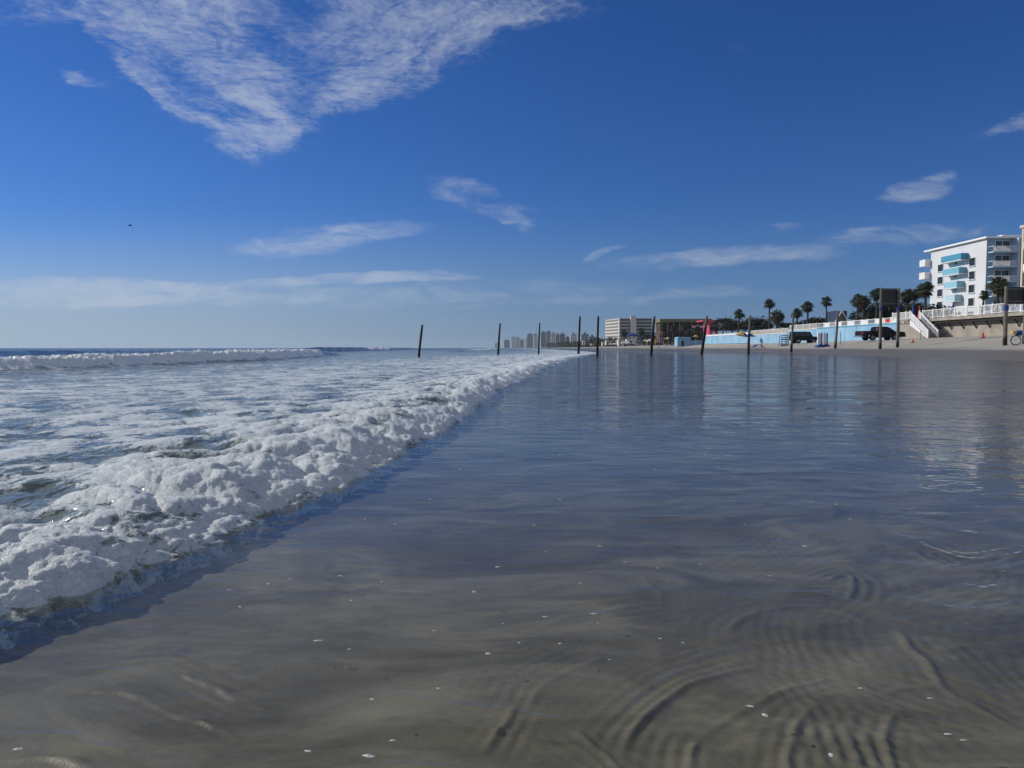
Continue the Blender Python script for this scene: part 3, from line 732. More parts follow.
# tan wall under the deck, deck slab with brackets
DZ = 4.62
wall_run('sea_wall', 52, 104.6, 1.0, DZ - .42, M_conc, 'tan concrete sea wall below the white railed deck', x0=57.0)
deck = empty('deck', (56.0, 78, DZ - .4), 'concrete deck edge overhanging the tan sea wall on angled brackets', 'deck')
MB().box(-.15, 4.0, -26, 20.2, .003, .40).build('slab', M_conc, deck)
MB().box(.12, .40, -26, 20.2, -.32, 0).build('shade_beam', M_shade, deck)  # dark strip added as the shadow band below the slab
for i in range(19):
    y = -25 + i * 2.45
    MB().tube((.25, y, -.05), (1.0, y, -1.15), .085, .085, 6).build('shade_bracket', M_shade, deck)
rt, L_, n_ = railing('deck_railing', 56.05, 55, 97.2, DZ, 1.12, 'long white deck railing above the tan sea wall, right of the stairs', 2.35, .21, .045)
pn = MB()
for k in range(16):
    for q in (0, 1, 2):
        y = k * 42.2 / 16 + .3 + q * .75
        pn.prism([(y, .2), (y + .08, .2), (y + .55, 1.0), (y + .47, 1.0)] if q % 2 == 0 else [(y + .47, .2), (y + .55, .2), (y + .08, 1.0), (y, 1.0)], .016, .03, ax='x')
pn.build('lattice', M_rail, rt)['kind'] = 'stuff'
railing('deck_railing', 55.9, 99.3, 104.6, DZ, 1.12, 'short white railing beside the head of the beach stairs', 2.1, .15, .06)
# flight of stairs down to the sand (towards the camera)
st = empty('beach_stairs', (54.9, 97.0, DZ), 'straight flight with white railings down from the deck to the sand', 'stairs')
steps = MB(); nst = 15; z_low = gz(55, 92.7)
run = 4.3; drop = DZ - z_low
for i in range(nst):
    y = -run * i / nst; z_ = -drop * (i + .0) / nst
    steps.box(-.65, .62, y - run / nst, y, z_ - drop / nst - .02, z_ - .003 * 0)
steps.build('steps', M_conc, st)
MB().prism([(0, -.02), (-run, -drop), (-run, -drop - .1), (0, -.9)], -.72, -.653, ax='x').build('stringer', M_white, st)
for sx_ in (-.69, .58):
    r_ = MB()
    for z0, z1 in ((.92, 1.02), (.14, .22)):
        r_.prism([(0, z0), (-run, z0 - drop), (-run, z1 - drop), (0, z1)], sx_ - .04, sx_ + .04, ax='x')
    o = r_.build('handrail', M_rail, st)
    b_ = MB()
    for i in range(44):
        y = -run * (i + .5) / 44; z_ = y * drop / run
        b_.box(sx_ - .02, sx_ + .02, y - .03, y + .03, z_ + .222, z_ + .918)
    b_.build('balusters', M_rail, o)
    for i in range(5):
        y = -run * i / 4; z_ = y * drop / run
        MB().box(sx_ - .065, sx_ + .065, y - .065, y + .065, z_ - .05, z_ + 1.12).build('rail_post', M_rail, o)
MB().box(54.0, 55.83, 97.03, 99.3, DZ - .28, DZ - .003).build('stair_landing', M_conc, None, label='small concrete landing at the head of the beach stairs', cat='landing')

# blue painted walls
wall_run('blue_sea_wall', 104.8, 133, 1.6, 4.25, M_blue, 'light blue painted sea wall behind the dark pickup truck', x0=57.0, cap=.12, capm=M_blue2, joints=4.0)
rt, L_, n_ = railing('panel_fence', 57.2, 105.2, 132.8, 4.38, .85, 'white fence of solid and open panels on the blue wall behind the pickup', 2.3, .2, .03)
for k in range(0, 12, 2):
    MB().box(-.03, -.013, 2.3 * k + .1, 2.3 * k + 2.2, .05, .80).build('panel', M_white, rt)
MB().box(-.02, -.0131, 2.3 * 1 + .25, 2.3 * 1 + 1.6, .12, .62).build('red_panel', M_red, rt, label='red notice panel on the fence')
MB().box(-.02, -.0131, 2.3 * 1 + 1.7, 2.3 * 1 + 2.2, .10, .72).build('cream_panel', simple('cream', (.72, .62, .48)), rt)
wall_run('blue_sea_wall', 133.3, 147.5, 1.7, 4.22, M_blue, 'light blue sea wall right behind the parked jeep, between two white fences', x0=57.2, cap=.12, capm=M_white, joints=5.0)
railing('terrace_balustrade', 57.4, 134, 147, 4.345, .95, 'white balustrade on the terrace above the parked jeep', 3.0, .26, .09)
wall_run('blue_sea_wall', 147.8, 171, 1.7, 3.72, M_blue, 'lower light blue sea wall behind the blue slatted stand', x0=57.2, cap=.12, capm=M_white, joints=5.0)
railing('terrace_balustrade', 57.4, 148, 170.5, 3.845, .95, 'white balustrade on the lower wall left of the jeep', 3.0, .26, .09)
wall_run('blue_sea_wall', 171.4, 211, 1.8, 4.02, M_blue, 'low light blue wall with broad white coping behind the yellow umbrella', x0=57.0, cap=.40, capm=M_white, joints=6.0)

# ---------------------------------------------------------------- hotel with blue balconies
hx, hy0, hy1, hb, ht = 94.0, 141.8, 160.5, 4.4, 22.3
hotel = empty('hotel', (hx, hy0, hb), 'white beachfront hotel with slanted blue balconies and a flat roof', 'hotel')
M_hot = simple('hotel_white', (.64, .66, .69), .7, .3, col2=(.57, .60, .64), vs=.25)
M_hotb = simple('hotel_blue_trim', (.42, .56, .66), .7, .3)
Hh = ht - hb
MB().box(0, 14, 0, hy1 - hy0, 0, Hh).build('wall', M_hot, hotel)
MB().box(-.7, 14.2, -.8, hy1 - hy0 + 1.7, Hh + .003, Hh + .32).build('roof', simple('roof_edge', (.80, .81, .82)), hotel)
MB().box(5.0, 9.0, 3, 7, Hh + .423, Hh + 1.2).build('roof_plant', M_white, hotel)
fl = 2.72
def hwin(y, z, w_, h_, name='window'):
    o = MB().box(-.09, -.003, y, y + w_, z, z + h_).build(name, M_white, hotel)
    MB().box(-.13, -.093, y + .1, y + w_ - .1, z + .1, z + h_ - .1).build('pane', M_dark, o)
    MB().box(-.22, -.003, y - .08, y + w_ + .08, z - .12, z - .003).build('sill', M_hotb, o)
for k in range(5):
    zf = 1.75 + fl * k
    yb = [wy for wy in (2.6,)]
    hwin(3.2, zf + .3, 1.9, 1.75)                     # near column
    hwin(13.9, zf + .3, 2.0, 1.7)                      # far column
    hwin(9.0, zf + 1.2, .9, .8)                       # small middle windows
bcol = [(.40, .58, .66), (.26, .50, .62), (.17, .42, .56), (.06, .27, .42), (.52, .70, .76)]  # paler blue for the lowest balcony: its stronger light is in the colour
for k, c in enumerate(bcol[:4]):
    z0 = 6.1 + 2.8 * k
    y0, y1 = 7.2 - .55 * k, 10.4 + .65 * k
    me_o = MB().box(-1.55, -.003, y0, y1, z0, z0 + 1.3).build('balcony', simple('balcony_blue', c, .6, .3), hotel)
    MB().box(-1.65, -.003, y0 - .1, y1 + .1, z0 - .16, z0 - .003).build('balcony_floor', M_white, me_o)
for k in range(2):
    z0 = wz(266.5 + 12.6 * k, 160) - hb
    MB().box(-1.3, 1.6, hy1 - hy0 + .003, hy1 - hy0 + 2.2, z0, z0 + 1.5).build('end_balcony', M_white, hotel)
# side that faces the camera: stacked balconies on the left bay, recess on the right
for k in range(5):
    z0 = 3.6 + 2.9 * k
    fr2 = MB().box(.25, 5.0, -1.7, -.058, z0 - .22, z0).build('balcony_slab', M_hotb, hotel)
    rl = MB().box(.25, 5.0, -1.70, -1.62, z0 + .98, z0 + 1.05).box(.25, .32, -1.62, -.01, z0 + .98, z0 + 1.05).box(4.93, 5.0, -1.62, -.01, z0 + .98, z0 + 1.05)
    for q in range(24): rl.box(.27 + q * .2, .33 + q * .2, -1.69, -1.63, z0 + .003, z0 + .977)
    rl.build('balcony_rail', M_rail, fr2)
    w_ = MB().box(1.6, 4.5, -.10, -.058, z0 + .05, z0 + 2.3).build('sliding_door', M_white, hotel)
    MB().box(1.7, 2.95, -.14, -.103, z0 + .1, z0 + 2.2).box(3.1, 4.4, -.14, -.103, z0 + .1, z0 + 2.2).build('pane', M_dark, w_)
    o2 = MB().box(6.5, 9.8, -.09, -.043, z0 + .5, z0 + 2.2).build('window', M_dark, hotel)
MB().box(0.02, 5.0, -.055, -.004, 0, Hh - .1).build('front_shade_panel', simple('front_shade_blue', (.24, .36, .46), .7, .3), hotel)  # blue stands in for shade on the white front wall
MB().box(5.52, 13.8, -.04, -.004, 0, Hh - .1).build('recess_shade_panel', simple('recess_shade_blue', (.045, .075, .12), .7, .3), hotel)  # dark blue sheet: shade of the recess put into the colour
MB().box(5.1, 5.5, -1.72, -.003, 0, Hh - .05).build('fin_wall', M_hotb, hotel)
MB().box(5.52, 13.9, -.30, -.05, 2, 2.3).build('ledge', M_hotb, hotel)

# neighbour cut by the right edge
nb_ = empty('apartment_block', (71.15, 100, 4.55), 'tan framed apartment block with recessed balconies cut by the right edge', 'building')
M_tan = simple('tan_stucco', (.55, .48, .40), .8, .2)
MB().box(.9, 16, -14, 0, 0, 12.6).build('wall', M_hotb, nb_)
for y in (-.35, -4.7, -9.2, -14): MB().box(0, .9, y, y + .35, 0, 12.8).build('column', M_tan, nb_)
MB().box(-.2, 16.2, -14.2, .2, 12.803, 13.15).build('roof', M_tan, nb_)
for k in range(4):
    z0 = 3.1 * k + .4
    s_ = MB().box(.05, .897, -13.6, -.38, z0, z0 + .25).build('balcony_floor', M_tan, nb_)
    MB().box(.03, .10, -13.6, -.38, z0 + .253, z0 + 1.15).build('balcony_rail', M_rail, s_)
    MB().box(.84, .897, -13.0, -1.0, z0 + .4, z0 + 2.4).build('window', M_dark, nb_)

# ---------------------------------------------------------------- plants
def leafcloud(rg, n, rx, ry, rz, cz, size, drop=.0, clumps=14):
    """leaf faces gathered in clumps through the volume of a crown"""
    m_ = MB(); cs = []
    for _ in range(clumps):
        a_ = rg.uniform(0, 6.28); r_ = rg.uniform(.25, .95) ** .6; e_ = rg.uniform(-.9, 1)
        k_ = math.sqrt(max(.05, 1 - e_ * e_))
        cs.append((rx * r_ * k_ * math.cos(a_), ry * r_ * k_ * math.sin(a_), cz + rz * r_ * e_, rg.uniform(.22, .45)))
    for _ in range(n):
        c = rg.choice(cs); s_ = c[3]
        p = Vector((c[0] + rg.gauss(0, rx * s_ * .6), c[1] + rg.gauss(0, ry * s_ * .6), c[2] + rg.gauss(0, rz * s_ * .6)))
        d = Vector((rg.gauss(0, 1), rg.gauss(0, 1), rg.gauss(0, 1) * .6)).normalized(); u = d.orthogonal().normalized()
        q = size * rg.uniform(.6, 1.3)
        m_.quad(p - d * q, p + u * q * .5, p + d * q, p - u * q * .5)
    return m_
def palm(x, y, z0, h, r, label, seed, group='cabbage palms behind the sea wall', lean=0.0, shaggy=False):
    rg = random.Random(seed)
    root = empty('palm_tree', (x, y, z0), label, 'palm tree', group)
    tm = MB(); pts = []; rs = []
    for i in range(9):
        t = i / 8; pts.append((lean * t * t, .06 * math.sin(3 * t + seed), (h - .2) * t)); rs.append((.20 - .06 * t) * (1 + .12 * (i % 2)) * max(.75, r / 1.6))
    tm.path(pts, rs, 9).build('trunk', M_trunk, root)
    top = Vector((lean, 0, h))
    def fronds(nf, e0, e1, mat, name, ln, droop):
        m_ = MB()
        for i in range(nf):
            az = 2 * math.pi * (i * .618 + rg.uniform(-.05, .05)); el = R(rg.uniform(e0, e1)); l = r * ln * rg.uniform(.8, 1.12)
            dh = Vector((math.cos(az), math.sin(az), 0)); dz_ = Vector((0, 0, 1))
            stalk = l * .42
            p0 = top - dz_ * .15; p1 = p0 + dh * stalk * math.cos(el) + dz_ * stalk * math.sin(el)
            side = dh.cross(dz_)
            m_.quad(p0 - side * .03, p0 + side * .03, p1 + side * .02, p1 - side * .02)
            ax_ = (dh * math.cos(el) + dz_ * math.sin(el))
            for j in range(13):                      # fan of drooping leaflets
                a_ = R(-105 + 210 * j / 12); fl_ = l * .62 * (1 - .25 * abs(j - 6) / 6)
                dd = ax_ * math.cos(a_) + side * math.sin(a_)
                mid = p1 + dd * fl_ * .55 - dz_ * droop * l * .05
                tip = p1 + dd * fl_ * .92 - dz_ * (droop * l * .34)
                wv = dd.cross(Vector((0, 0, 1)));
                wv = wv.normalized() * fl_ * .085 if wv.length > .01 else side * fl_ * .085
                m_.quad(p1, mid - wv, tip, mid + wv)
        return m_.build(name, mat, root)
    fronds(38, -30, 80, M_frond, 'crown', 1.0, .9)
    fronds(12 if not shaggy else 22, -75, -30, M_deadfrond if shaggy else M_frond, 'hanging_fronds', .85, .6)
    return root
PAL = [  # px, py of crown top, distance, crown radius, label, shaggy
    (738.3, 309.2, 178, 1.5, 'small palm at the left end of the dark trees, right of the pink building', 0),
    (768.8, 299.3, 170, 1.45, 'tall slim palm rising above the trees behind the jeep', 0),
    (776.5, 310.5, 165, 1.9, 'bushy lower palm just right of the tall slim one', 1),
    (797.2, 308.8, 160, 1.35, 'short palm left of the pair behind the white fence', 0),
    (807.6, 301.8, 158, 1.5, 'round headed palm between the short palm and the gabled house', 1),
    (826.0, 297.0, 150, 1.25, 'tall thin palm with a small crown above the fence, by the gabled house', 0),
    (856.5, 295.0, 132, 1.45, 'left palm of the cluster beside the gabled roof', 1),
    (862.5, 296.0, 128, 1.35, 'right palm of the cluster beside the gabled roof', 1),
    (875.8, 288.6, 125, 1.35, 'tall palm partly behind the big sign board', 0),
    (905.5, 290.0, 118, 1.35, 'palm just right of the big sign board', 1),
    (913.0, 289.0, 121, 1.2, 'middle palm of the group left of the hotel', 1),
    (924.5, 283.0, 112, 1.5, 'tallest dense palm in front of the left corner of the hotel', 1),
    (981.0, 290.5, 96, .75, 'small young palm before the hotel wall', 0),
    (995.0, 277.5, 93, 1.35, 'large shaggy palm before the hotel balconies, left of the right sign', 1),
    (1001.0, 282.0, 91, 1.1, 'lower palm leaning on the large shaggy one near the right sign', 1),
]
for i, (px, py, D, r, lab, sh) in enumerate(PAL):
    x = wx(px, D); z0 = 4.55 if D < 212 else 3.0
    zt = wz(py, D)
    r *= 1.15; palm(x, D, z0, zt - z0 - r * .55, r, lab, 40 + i, lean=rnd.uniform(-.3, .3), shaggy=bool(sh))
def tree(name, x, y, z0, h, rx, label, seed, n=900, group='dark trees behind the sea wall', cat='tree', size=.28):
    rg = random.Random(seed)
    root = empty(name, (x, y, z0), label, cat, group)
    tm = MB(); top = h * .55
    tm.path([(0, 0, 0), (.1, 0, top * .5), (-.05, .1, top)], [.2, .16, .1], 7)
    for q in range(4):
        a_ = rg.uniform(0, 6.28); tm.tube((0, 0, top * rg.uniform(.5, .9)), (rx * .6 * math.cos(a_), rx * .6 * math.sin(a_), h * rg.uniform(.6, .85)), .07, .03, 5)
    tm.build('trunk', M_trunk, root)
    leafcloud(rg, n, rx, rx, h * .42, h * .58, size, clumps=18).build('crown', M_leaf, root)
    return root
TR = [(722.5, 320.0, 205, 3.6, 'dark round tree right of the pink building'), (732, 318.5, 200, 3.4, 'dark broad tree under the small palm'),
      (745, 319.5, 195, 3.6, 'dark tree between the small palm and the sunlit pile'), (756, 320.0, 188, 3.2, 'dark tree left of the tall slim palm'), (764, 319.0, 184, 2.6, 'narrow dark tree touching the tall slim palm'),
      (786, 324.0, 176, 2.6, 'low dark bush behind the balustrade above the jeep'), (800, 322.6, 168, 2.2, 'dark low shrub under the short palm'), (815, 319.0, 162, 3.2, 'low dark tree behind the white fence left of the gabled house'),
      (829, 318.2, 158, 2.4, 'dark shrub left of the white gable'), (868, 306.0, 134, 3.0, 'brownish dark tree left of the big sign board'), (886, 300.0, 133, 3.3, 'dense dark tree seen beneath the big sign board'),
      (900, 303.0, 130, 2.6, 'dark shrub between the sign board and the palms'), (914, 304.0, 126, 2.6, 'dark shrub behind the closed blue umbrella'), (931, 305.0, 120, 1.6, 'dark shrub at the left foot of the hotel'),
      (946, 306.5, 118, 1.5, 'low hedge clump under the lowest blue balcony')]
for i, (px, py, D, rx, lab) in enumerate(TR):
    x = wx(px, D); z0 = 4.55 if D < 212 else 3.0; h = wz(py, D) - z0
    tree('dark_tree', x, D, z0, h / .97, rx, lab, 300 + i, n=int(1100 * min(1.4, rx / 2.4)))

# ---------------------------------------------------------------- buildings further along the shore
for i, (px, py, D, r, lab) in enumerate([(662.5, 324.5, 285, 1.9, 'small palm before the left end of the brown restaurant'), (673.0, 326.0, 280, 1.8, 'small palm before the middle of the brown restaurant'),
        (684.0, 323.5, 282, 2.0, 'taller palm before the middle of the brown restaurant'), (697.0, 326.5, 276, 1.8, 'small palm before the right end of the brown restaurant'), (641.0, 328.0, 330, 2.4, 'palm before the balconied block, right of the blue canopy'), (624.0, 330.0, 345, 2.4, 'palm before the slanting wing, left of the blue canopy')]):
    x = wx(px, D); zt = wz(py, D); palm(x, D, 3.0, zt - 3.0 - r * .55, r, lab, 90 + i, group='palms before the far buildings', shaggy=bool(i % 2))
for i, (px, py, D, rx, lab) in enumerate([(667.5, 331.5, 288, 3.2, 'dark bush at the left foot of the brown restaurant'), (679.0, 332.5, 284, 3.0, 'low dark bush at the middle foot of the brown restaurant'), (691.0, 331.0, 286, 3.4, 'dark bush at the right foot of the brown restaurant'),
        (648.0, 333.0, 320, 3.6, 'dark bush right of the balconied block'), (612.0, 337.0, 400, 4.0, 'dark bush at the foot of the slanting wing')]):
    x = wx(px, D); tree('dark_bush', x, D, 2.6, (wz(py, D) - 2.6) / .97, rx, lab, 500 + i, n=900, group='dark bushes before the far buildings', cat='bush')
def bldg_root(name, px0, D, label, cat='building', z0=None):
    x = wx(px0, D)
    return empty(name, (x, D, z0 if z0 is not None else 3.0), label, cat), x
# pale condominium block with galleries
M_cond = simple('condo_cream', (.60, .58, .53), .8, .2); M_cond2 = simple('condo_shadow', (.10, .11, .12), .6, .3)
D1, D0 = 430, 505
r0, x0 = bldg_root('balconied_block', 619, D1, 'pale eight storey block with a slanting balconied wing and square tower, left of the umbrellas')
hc = wz(318.3, D1) - 3.0; nfl = 8
MB().box(0, wx(652, D1) - x0, 0, 12, 0, hc).build('wall', M_cond, r0)
MB().box(wx(630, D1) - x0, wx(635.5, D1) - x0, -2, -.003, 0, hc + 1.4).build('stair_tower', M_cond, r0)
for k in range(nfl):
    z = hc * (k + .25) / nfl
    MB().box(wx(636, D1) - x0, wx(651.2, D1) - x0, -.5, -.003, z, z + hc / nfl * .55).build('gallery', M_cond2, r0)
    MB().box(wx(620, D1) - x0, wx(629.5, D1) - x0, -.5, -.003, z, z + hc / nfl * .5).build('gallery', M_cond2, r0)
wg = MB(); a0 = (0, 0); a1 = (wx(605.3, 475) - x0, 475 - D1)
hw2 = wz(320.2, 475) - 3
wg.v = [(0, 0, 0), (a1[0], a1[1], 0), (a1[0] + 3, a1[1] + 12, 0), (8, 12, 0), (0, 0, hc), (a1[0], a1[1], hw2), (a1[0] + 3, a1[1] + 12, hw2), (8, 12, hc)]
wg.f = [(0, 3, 2, 1), (4, 5, 6, 7), (0, 1, 5, 4), (1, 2, 6, 5), (2, 3, 7, 6), (3, 0, 4, 7)]
wgo = wg.build('wing', M_cond, r0)
for k in range(nfl):
    t0 = (k + .3) / nfl; t1 = (k + .72) / nfl; g_ = MB()
    nx_, ny_ = -a1[1], a1[0]; ln_ = math.hypot(nx_, ny_); nx_, ny_ = nx_ / ln_ * .4, ny_ / ln_ * .4
    if nx_ > 0: nx_, ny_ = -nx_, -ny_
    pa = Vector((a1[0] * .06, a1[1] * .06, 0)); pb = Vector((a1[0] * .94, a1[1] * .94, 0)); off = Vector((nx_, ny_, 0))
    q = [pa + Vector((0, 0, hc * t0)), pb + Vector((0, 0, hw2 * t0)), pb + Vector((0, 0, hw2 * t1)), pa + Vector((0, 0, hc * t1))]
    g_.v = [tuple(p) for p in q] + [tuple(p + off) for p in q]
    g_.f = [(0, 1, 2, 3), (4, 5, 6, 7), (0, 1, 5, 4), (1, 2, 6, 5), (2, 3, 7, 6), (3, 0, 4, 7)]
    g_.build('balcony_row', simple('balcony_shade', (.20, .21, .22)), wgo)
# long low pavilion with a flat olive roof
D = 300
r1, x1 = bldg_root('beach_pavilion', 660, D, 'long low brown restaurant with an olive flat roof behind the umbrellas')
wp = wx(707, D) - x1; hp = wz(322.5, D) - 3.0
MB().box(-.8, wp + 1, -3.5, 10, hp + .003, hp + 1.35).build('roof', simple('olive_roof', (.17, .16, .10), .9, .2, col2=(.22, .20, .13), vs=.4), r1)
MB().box(0, wp, 0, 9, 0, hp).build('wall', simple('brown_wall', (.055, .038, .028), .8, .3, col2=(.10, .065, .045), vs=.5), r1)
for k in range(9):
    MB().box(k * wp / 8 - .12, k * wp / 8 + .12, -3.2, -2.96, 0, hp).build('column', M_conc, r1)
MB().box(-.3, wp + .3, -3.3, -.01, hp * .48, hp * .52).build('upper_deck', simple('deck_red', (.22, .06, .05)), r1)
MB().box(.4, wp - 1, -.05, -.006, hp * .58, hp * .85).build('window_band', M_dark, r1)
MB().box(wx(689.5, D) - x1, wx(706, D) - x1, -3.9, -3.55, wz(328.2, D) - 3, wz(325.8, D) - 3).build('awning', simple('pale_pink', (.60, .36, .36)), r1)
MB().box(wx(668.5, D) - x1, wx(671, D) - x1, -3.9, -3.75, wz(329.5, D) - 3, wz(326.2, D) - 3).build('wall_panel', M_orange, r1)
r2, x2 = bldg_root('pink_building', 709, 262, 'small bright pink building between the brown restaurant and the dark trees')
hk = wz(321.5, 262) - 3
M_pink = simple('pink_paint', (.52, .075, .16), .7, .3)
MB().box(0, wx(718, 262) - x2, 0, 8, 0, hk).build('wall', M_pink, r2)
MB().box(-2.6, wx(719, 262) - x2, -.8, 8.3, hk + .003, hk + .45).build('roof', M_pink, r2)
MB().box(wx(712.5, 262) - x2, wx(714.5, 262) - x2, -.06, -.003, 2, hk - 1).build('window', M_white, r2)
# house with a white gable
D = 146
r3, x3 = bldg_root('gabled_house', 840.2, D, 'house with a steep white edged gable and dark blue roof behind the fence', 'house', 4.5)
zt_, zb_ = wz(310.8, D) - 4.5, wz(321.5, D) - 4.5
gw = wx(845, D) - wx(834.5, D)
MB().prism([(-gw / 2, 0), (gw / 2, 0), (gw / 2, zb_), (0, zt_ - .3), (-gw / 2, zb_)], 0, 2.6).build('wall', simple('house_grey', (.20, .19, .18)), r3)
rf_ = MB()
for s_ in (-1, 1): rf_.prism([(s_ * (gw / 2 + .25), zb_ - .25), (0, zt_ - .25), (0, zt_ + .0), (s_ * (gw / 2 + .25), zb_ + .02)], -.35, 2.8)
rf_.build('roof', simple('navy_roof', (.015, .03, .08), .6), r3)
bb = MB()
for s_ in (-1, 1): bb.prism([(s_ * (gw / 2 + .28), zb_ - .42), (0, zt_ - .36), (0, zt_ + .06), (s_ * (gw / 2 + .28), zb_ + .06)], -.50, -.353)
bb.build('barge_board', M_white, r3)
MB().box(.25, gw / 2 + 1.5, 2.85, 7, 0, zt_ + .1).build('side_wing', simple('navy_wall', (.02, .04, .09), .6), r3)

# skyline far down the coast
TW = [  # px0, px1, ytop, D, tone
    (495.2, 496.8, 343.2, 3100, 0, 'faintest thin tower, leftmost on the horizon'), (498.2, 500.0, 342.6, 3000, 0, 'faint small tower just left of the second pile'),
    (504.2, 509.8, 340.2, 2700, 0, 'low grey block right of the second pile'), (511.6, 514.9, 336.8, 2500, 1, 'slim white tower second from the left'),
    (515.2, 519.8, 337.6, 2450, 1, 'pale tower joined to the slim white one'), (520.1, 524.0, 339.8, 2400, 0, 'lower stepped end of the pale tower group'), (525.4, 527.0, 337.8, 2350, 1, 'very thin pale tower before the broad blue grey one'),
    (527.2, 533.0, 334.2, 2100, 0, 'broad blue grey tower left of the third pile'), (533.6, 537.6, 334.0, 2000, 1, 'white tower directly left of the third pile'),
    (541.0, 545.8, 332.3, 1850, 2, 'dark tower directly right of the third pile'), (546.2, 550.8, 331.6, 1750, 0, 'tallest blue grey tower of the skyline'),
    (551.2, 555.4, 333.4, 1600, 3, 'pinkish white tower right of the tallest one'), (555.8, 559.6, 334.4, 1500, 0, 'grey tower right of the pinkish one'), (560.0, 565.0, 334.0, 1450, 2, 'dark slab tower with a flat top'),
    (565.4, 570.0, 337.2, 1350, 2, 'low dark block between the flat topped tower and a pale one'), (570.4, 576.8, 334.4, 1200, 1, 'pale wide block left of the fourth pile'),
    (581.4, 588.6, 334.2, 1100, 0, 'wide grey block between the fourth and fifth piles'), (589.0, 595.6, 336.6, 1050, 2, 'low dark block left of the fifth pile')]
tones = [simple('tower_grey_blue', (.27, .28, .29)), simple('tower_white', (.72, .71, .68)), simple('tower_dark', (.15, .16, .17)), simple('tower_pink', (.66, .57, .53))]
M_band = simple('tower_window_band', (.09, .11, .14), .3, .5)
for (a, b, yt, D, tn, lab) in TW:
    rt_, xx_ = bldg_root('tower_block', a, D, lab, 'tower', 1.0); rt_['group'] = 'tower blocks on the far shore'
    wd = wx(b, D) - xx_; hh_ = wz(yt, D) - 1.0; dp = max(14, wd * .9)
    MB().box(0, wd, 0, dp, 0, hh_).build('wall', tones[tn], rt_)
    MB().box(wd * .3, wd * .7, dp * .2, dp * .6, hh_ + .003, hh_ + 3.0).build('roof_plant', tones[0], rt_)
    nf_ = max(4, int(hh_ / 3.1)); wb = MB()
    for k in range(nf_):
        z_ = hh_ * (k + .3) / nf_
        for q in range(3): wb.box(wd * (.08 + .32 * q), wd * (.28 + .32 * q), -.3, -.01, z_, z_ + 1.7)
        wb.box(-.3, -.01, dp * .1, dp * .9, z_, z_ + 1.5)
    o_ = wb.build('balconies', M_band, rt_); o_['kind'] = 'stuff'
# low scrub and sheds along the far beach
sc1 = MB(); rg = random.Random(5)
for _ in range(5200):
    D = rg.uniform(330, 1500); t = (D - 330) / 1170
    px = rg.uniform(606 - 62 * t, 720 - 125 * t)
    x = wx(px, D); 
    if x < np.interp(D, WLy, WLx) + 22: continue
    zt = rg.uniform(0, 1) ** 1.5 * (6.0 + 3 * t)
    d = Vector((rg.gauss(0, 1), rg.gauss(0, 1), rg.gauss(0, .6))).normalized(); u = d.orthogonal().normalized(); q = 1.1 + 1.2 * t
    p = Vector((x, D, 2.2 + zt)); sc1.quad(p - d * q, p + u * q * .7, p + d * q, p - u * q * .7)
sc1.build('coastal_scrub', M_leaf, kind='stuff', label='dark low scrub growing along the far shore under the towers', cat='scrub')
SH = [(582.3, 585.4, 341.0, 344.6, 700, 'white beach shed right of the fourth pile'), (590.8, 594.6, 343.0, 345.4, 680, 'small white shed left of the fifth pile'),
      (602.2, 604.8, 342.6, 345.6, 470, 'small pale hut left of the balconied block'), (606.0, 610.2, 340.9, 344.4, 420, 'cream hut at the foot of the balconied block'),
      (618.4, 624.0, 340.2, 345.2, 330, 'cream hut with a flat roof left of the blue canopy'), (626.8, 635.6, 339.9, 343.0, 340, 'long white wall like hut under the blue canopy')]
for (a, b, yt, yb, D, lab) in SH:
    rt_, xx_ = bldg_root('beach_hut', a, D, lab, 'hut', max(gz(wx(a, D), D), wz(yb, D) - .4)); rt_['group'] = 'pale huts along the far beach'
    zz_ = rt_.location.z; wd = wx(b, D) - xx_; hh_ = wz(yt, D) - zz_
    MB().box(0, wd, 0, 4, 0, hh_).build('wall', simple('hut_cream', (.66, .64, .58)), rt_)
    MB().box(-.25, wd + .25, -.3, 4.3, hh_ + .003, hh_ + .3).build('roof', M_white, rt_)
    MB().box(wd * .3, wd * .55, -.05, -.003, .1, hh_ * .75).build('doorway', M_dark, rt_)

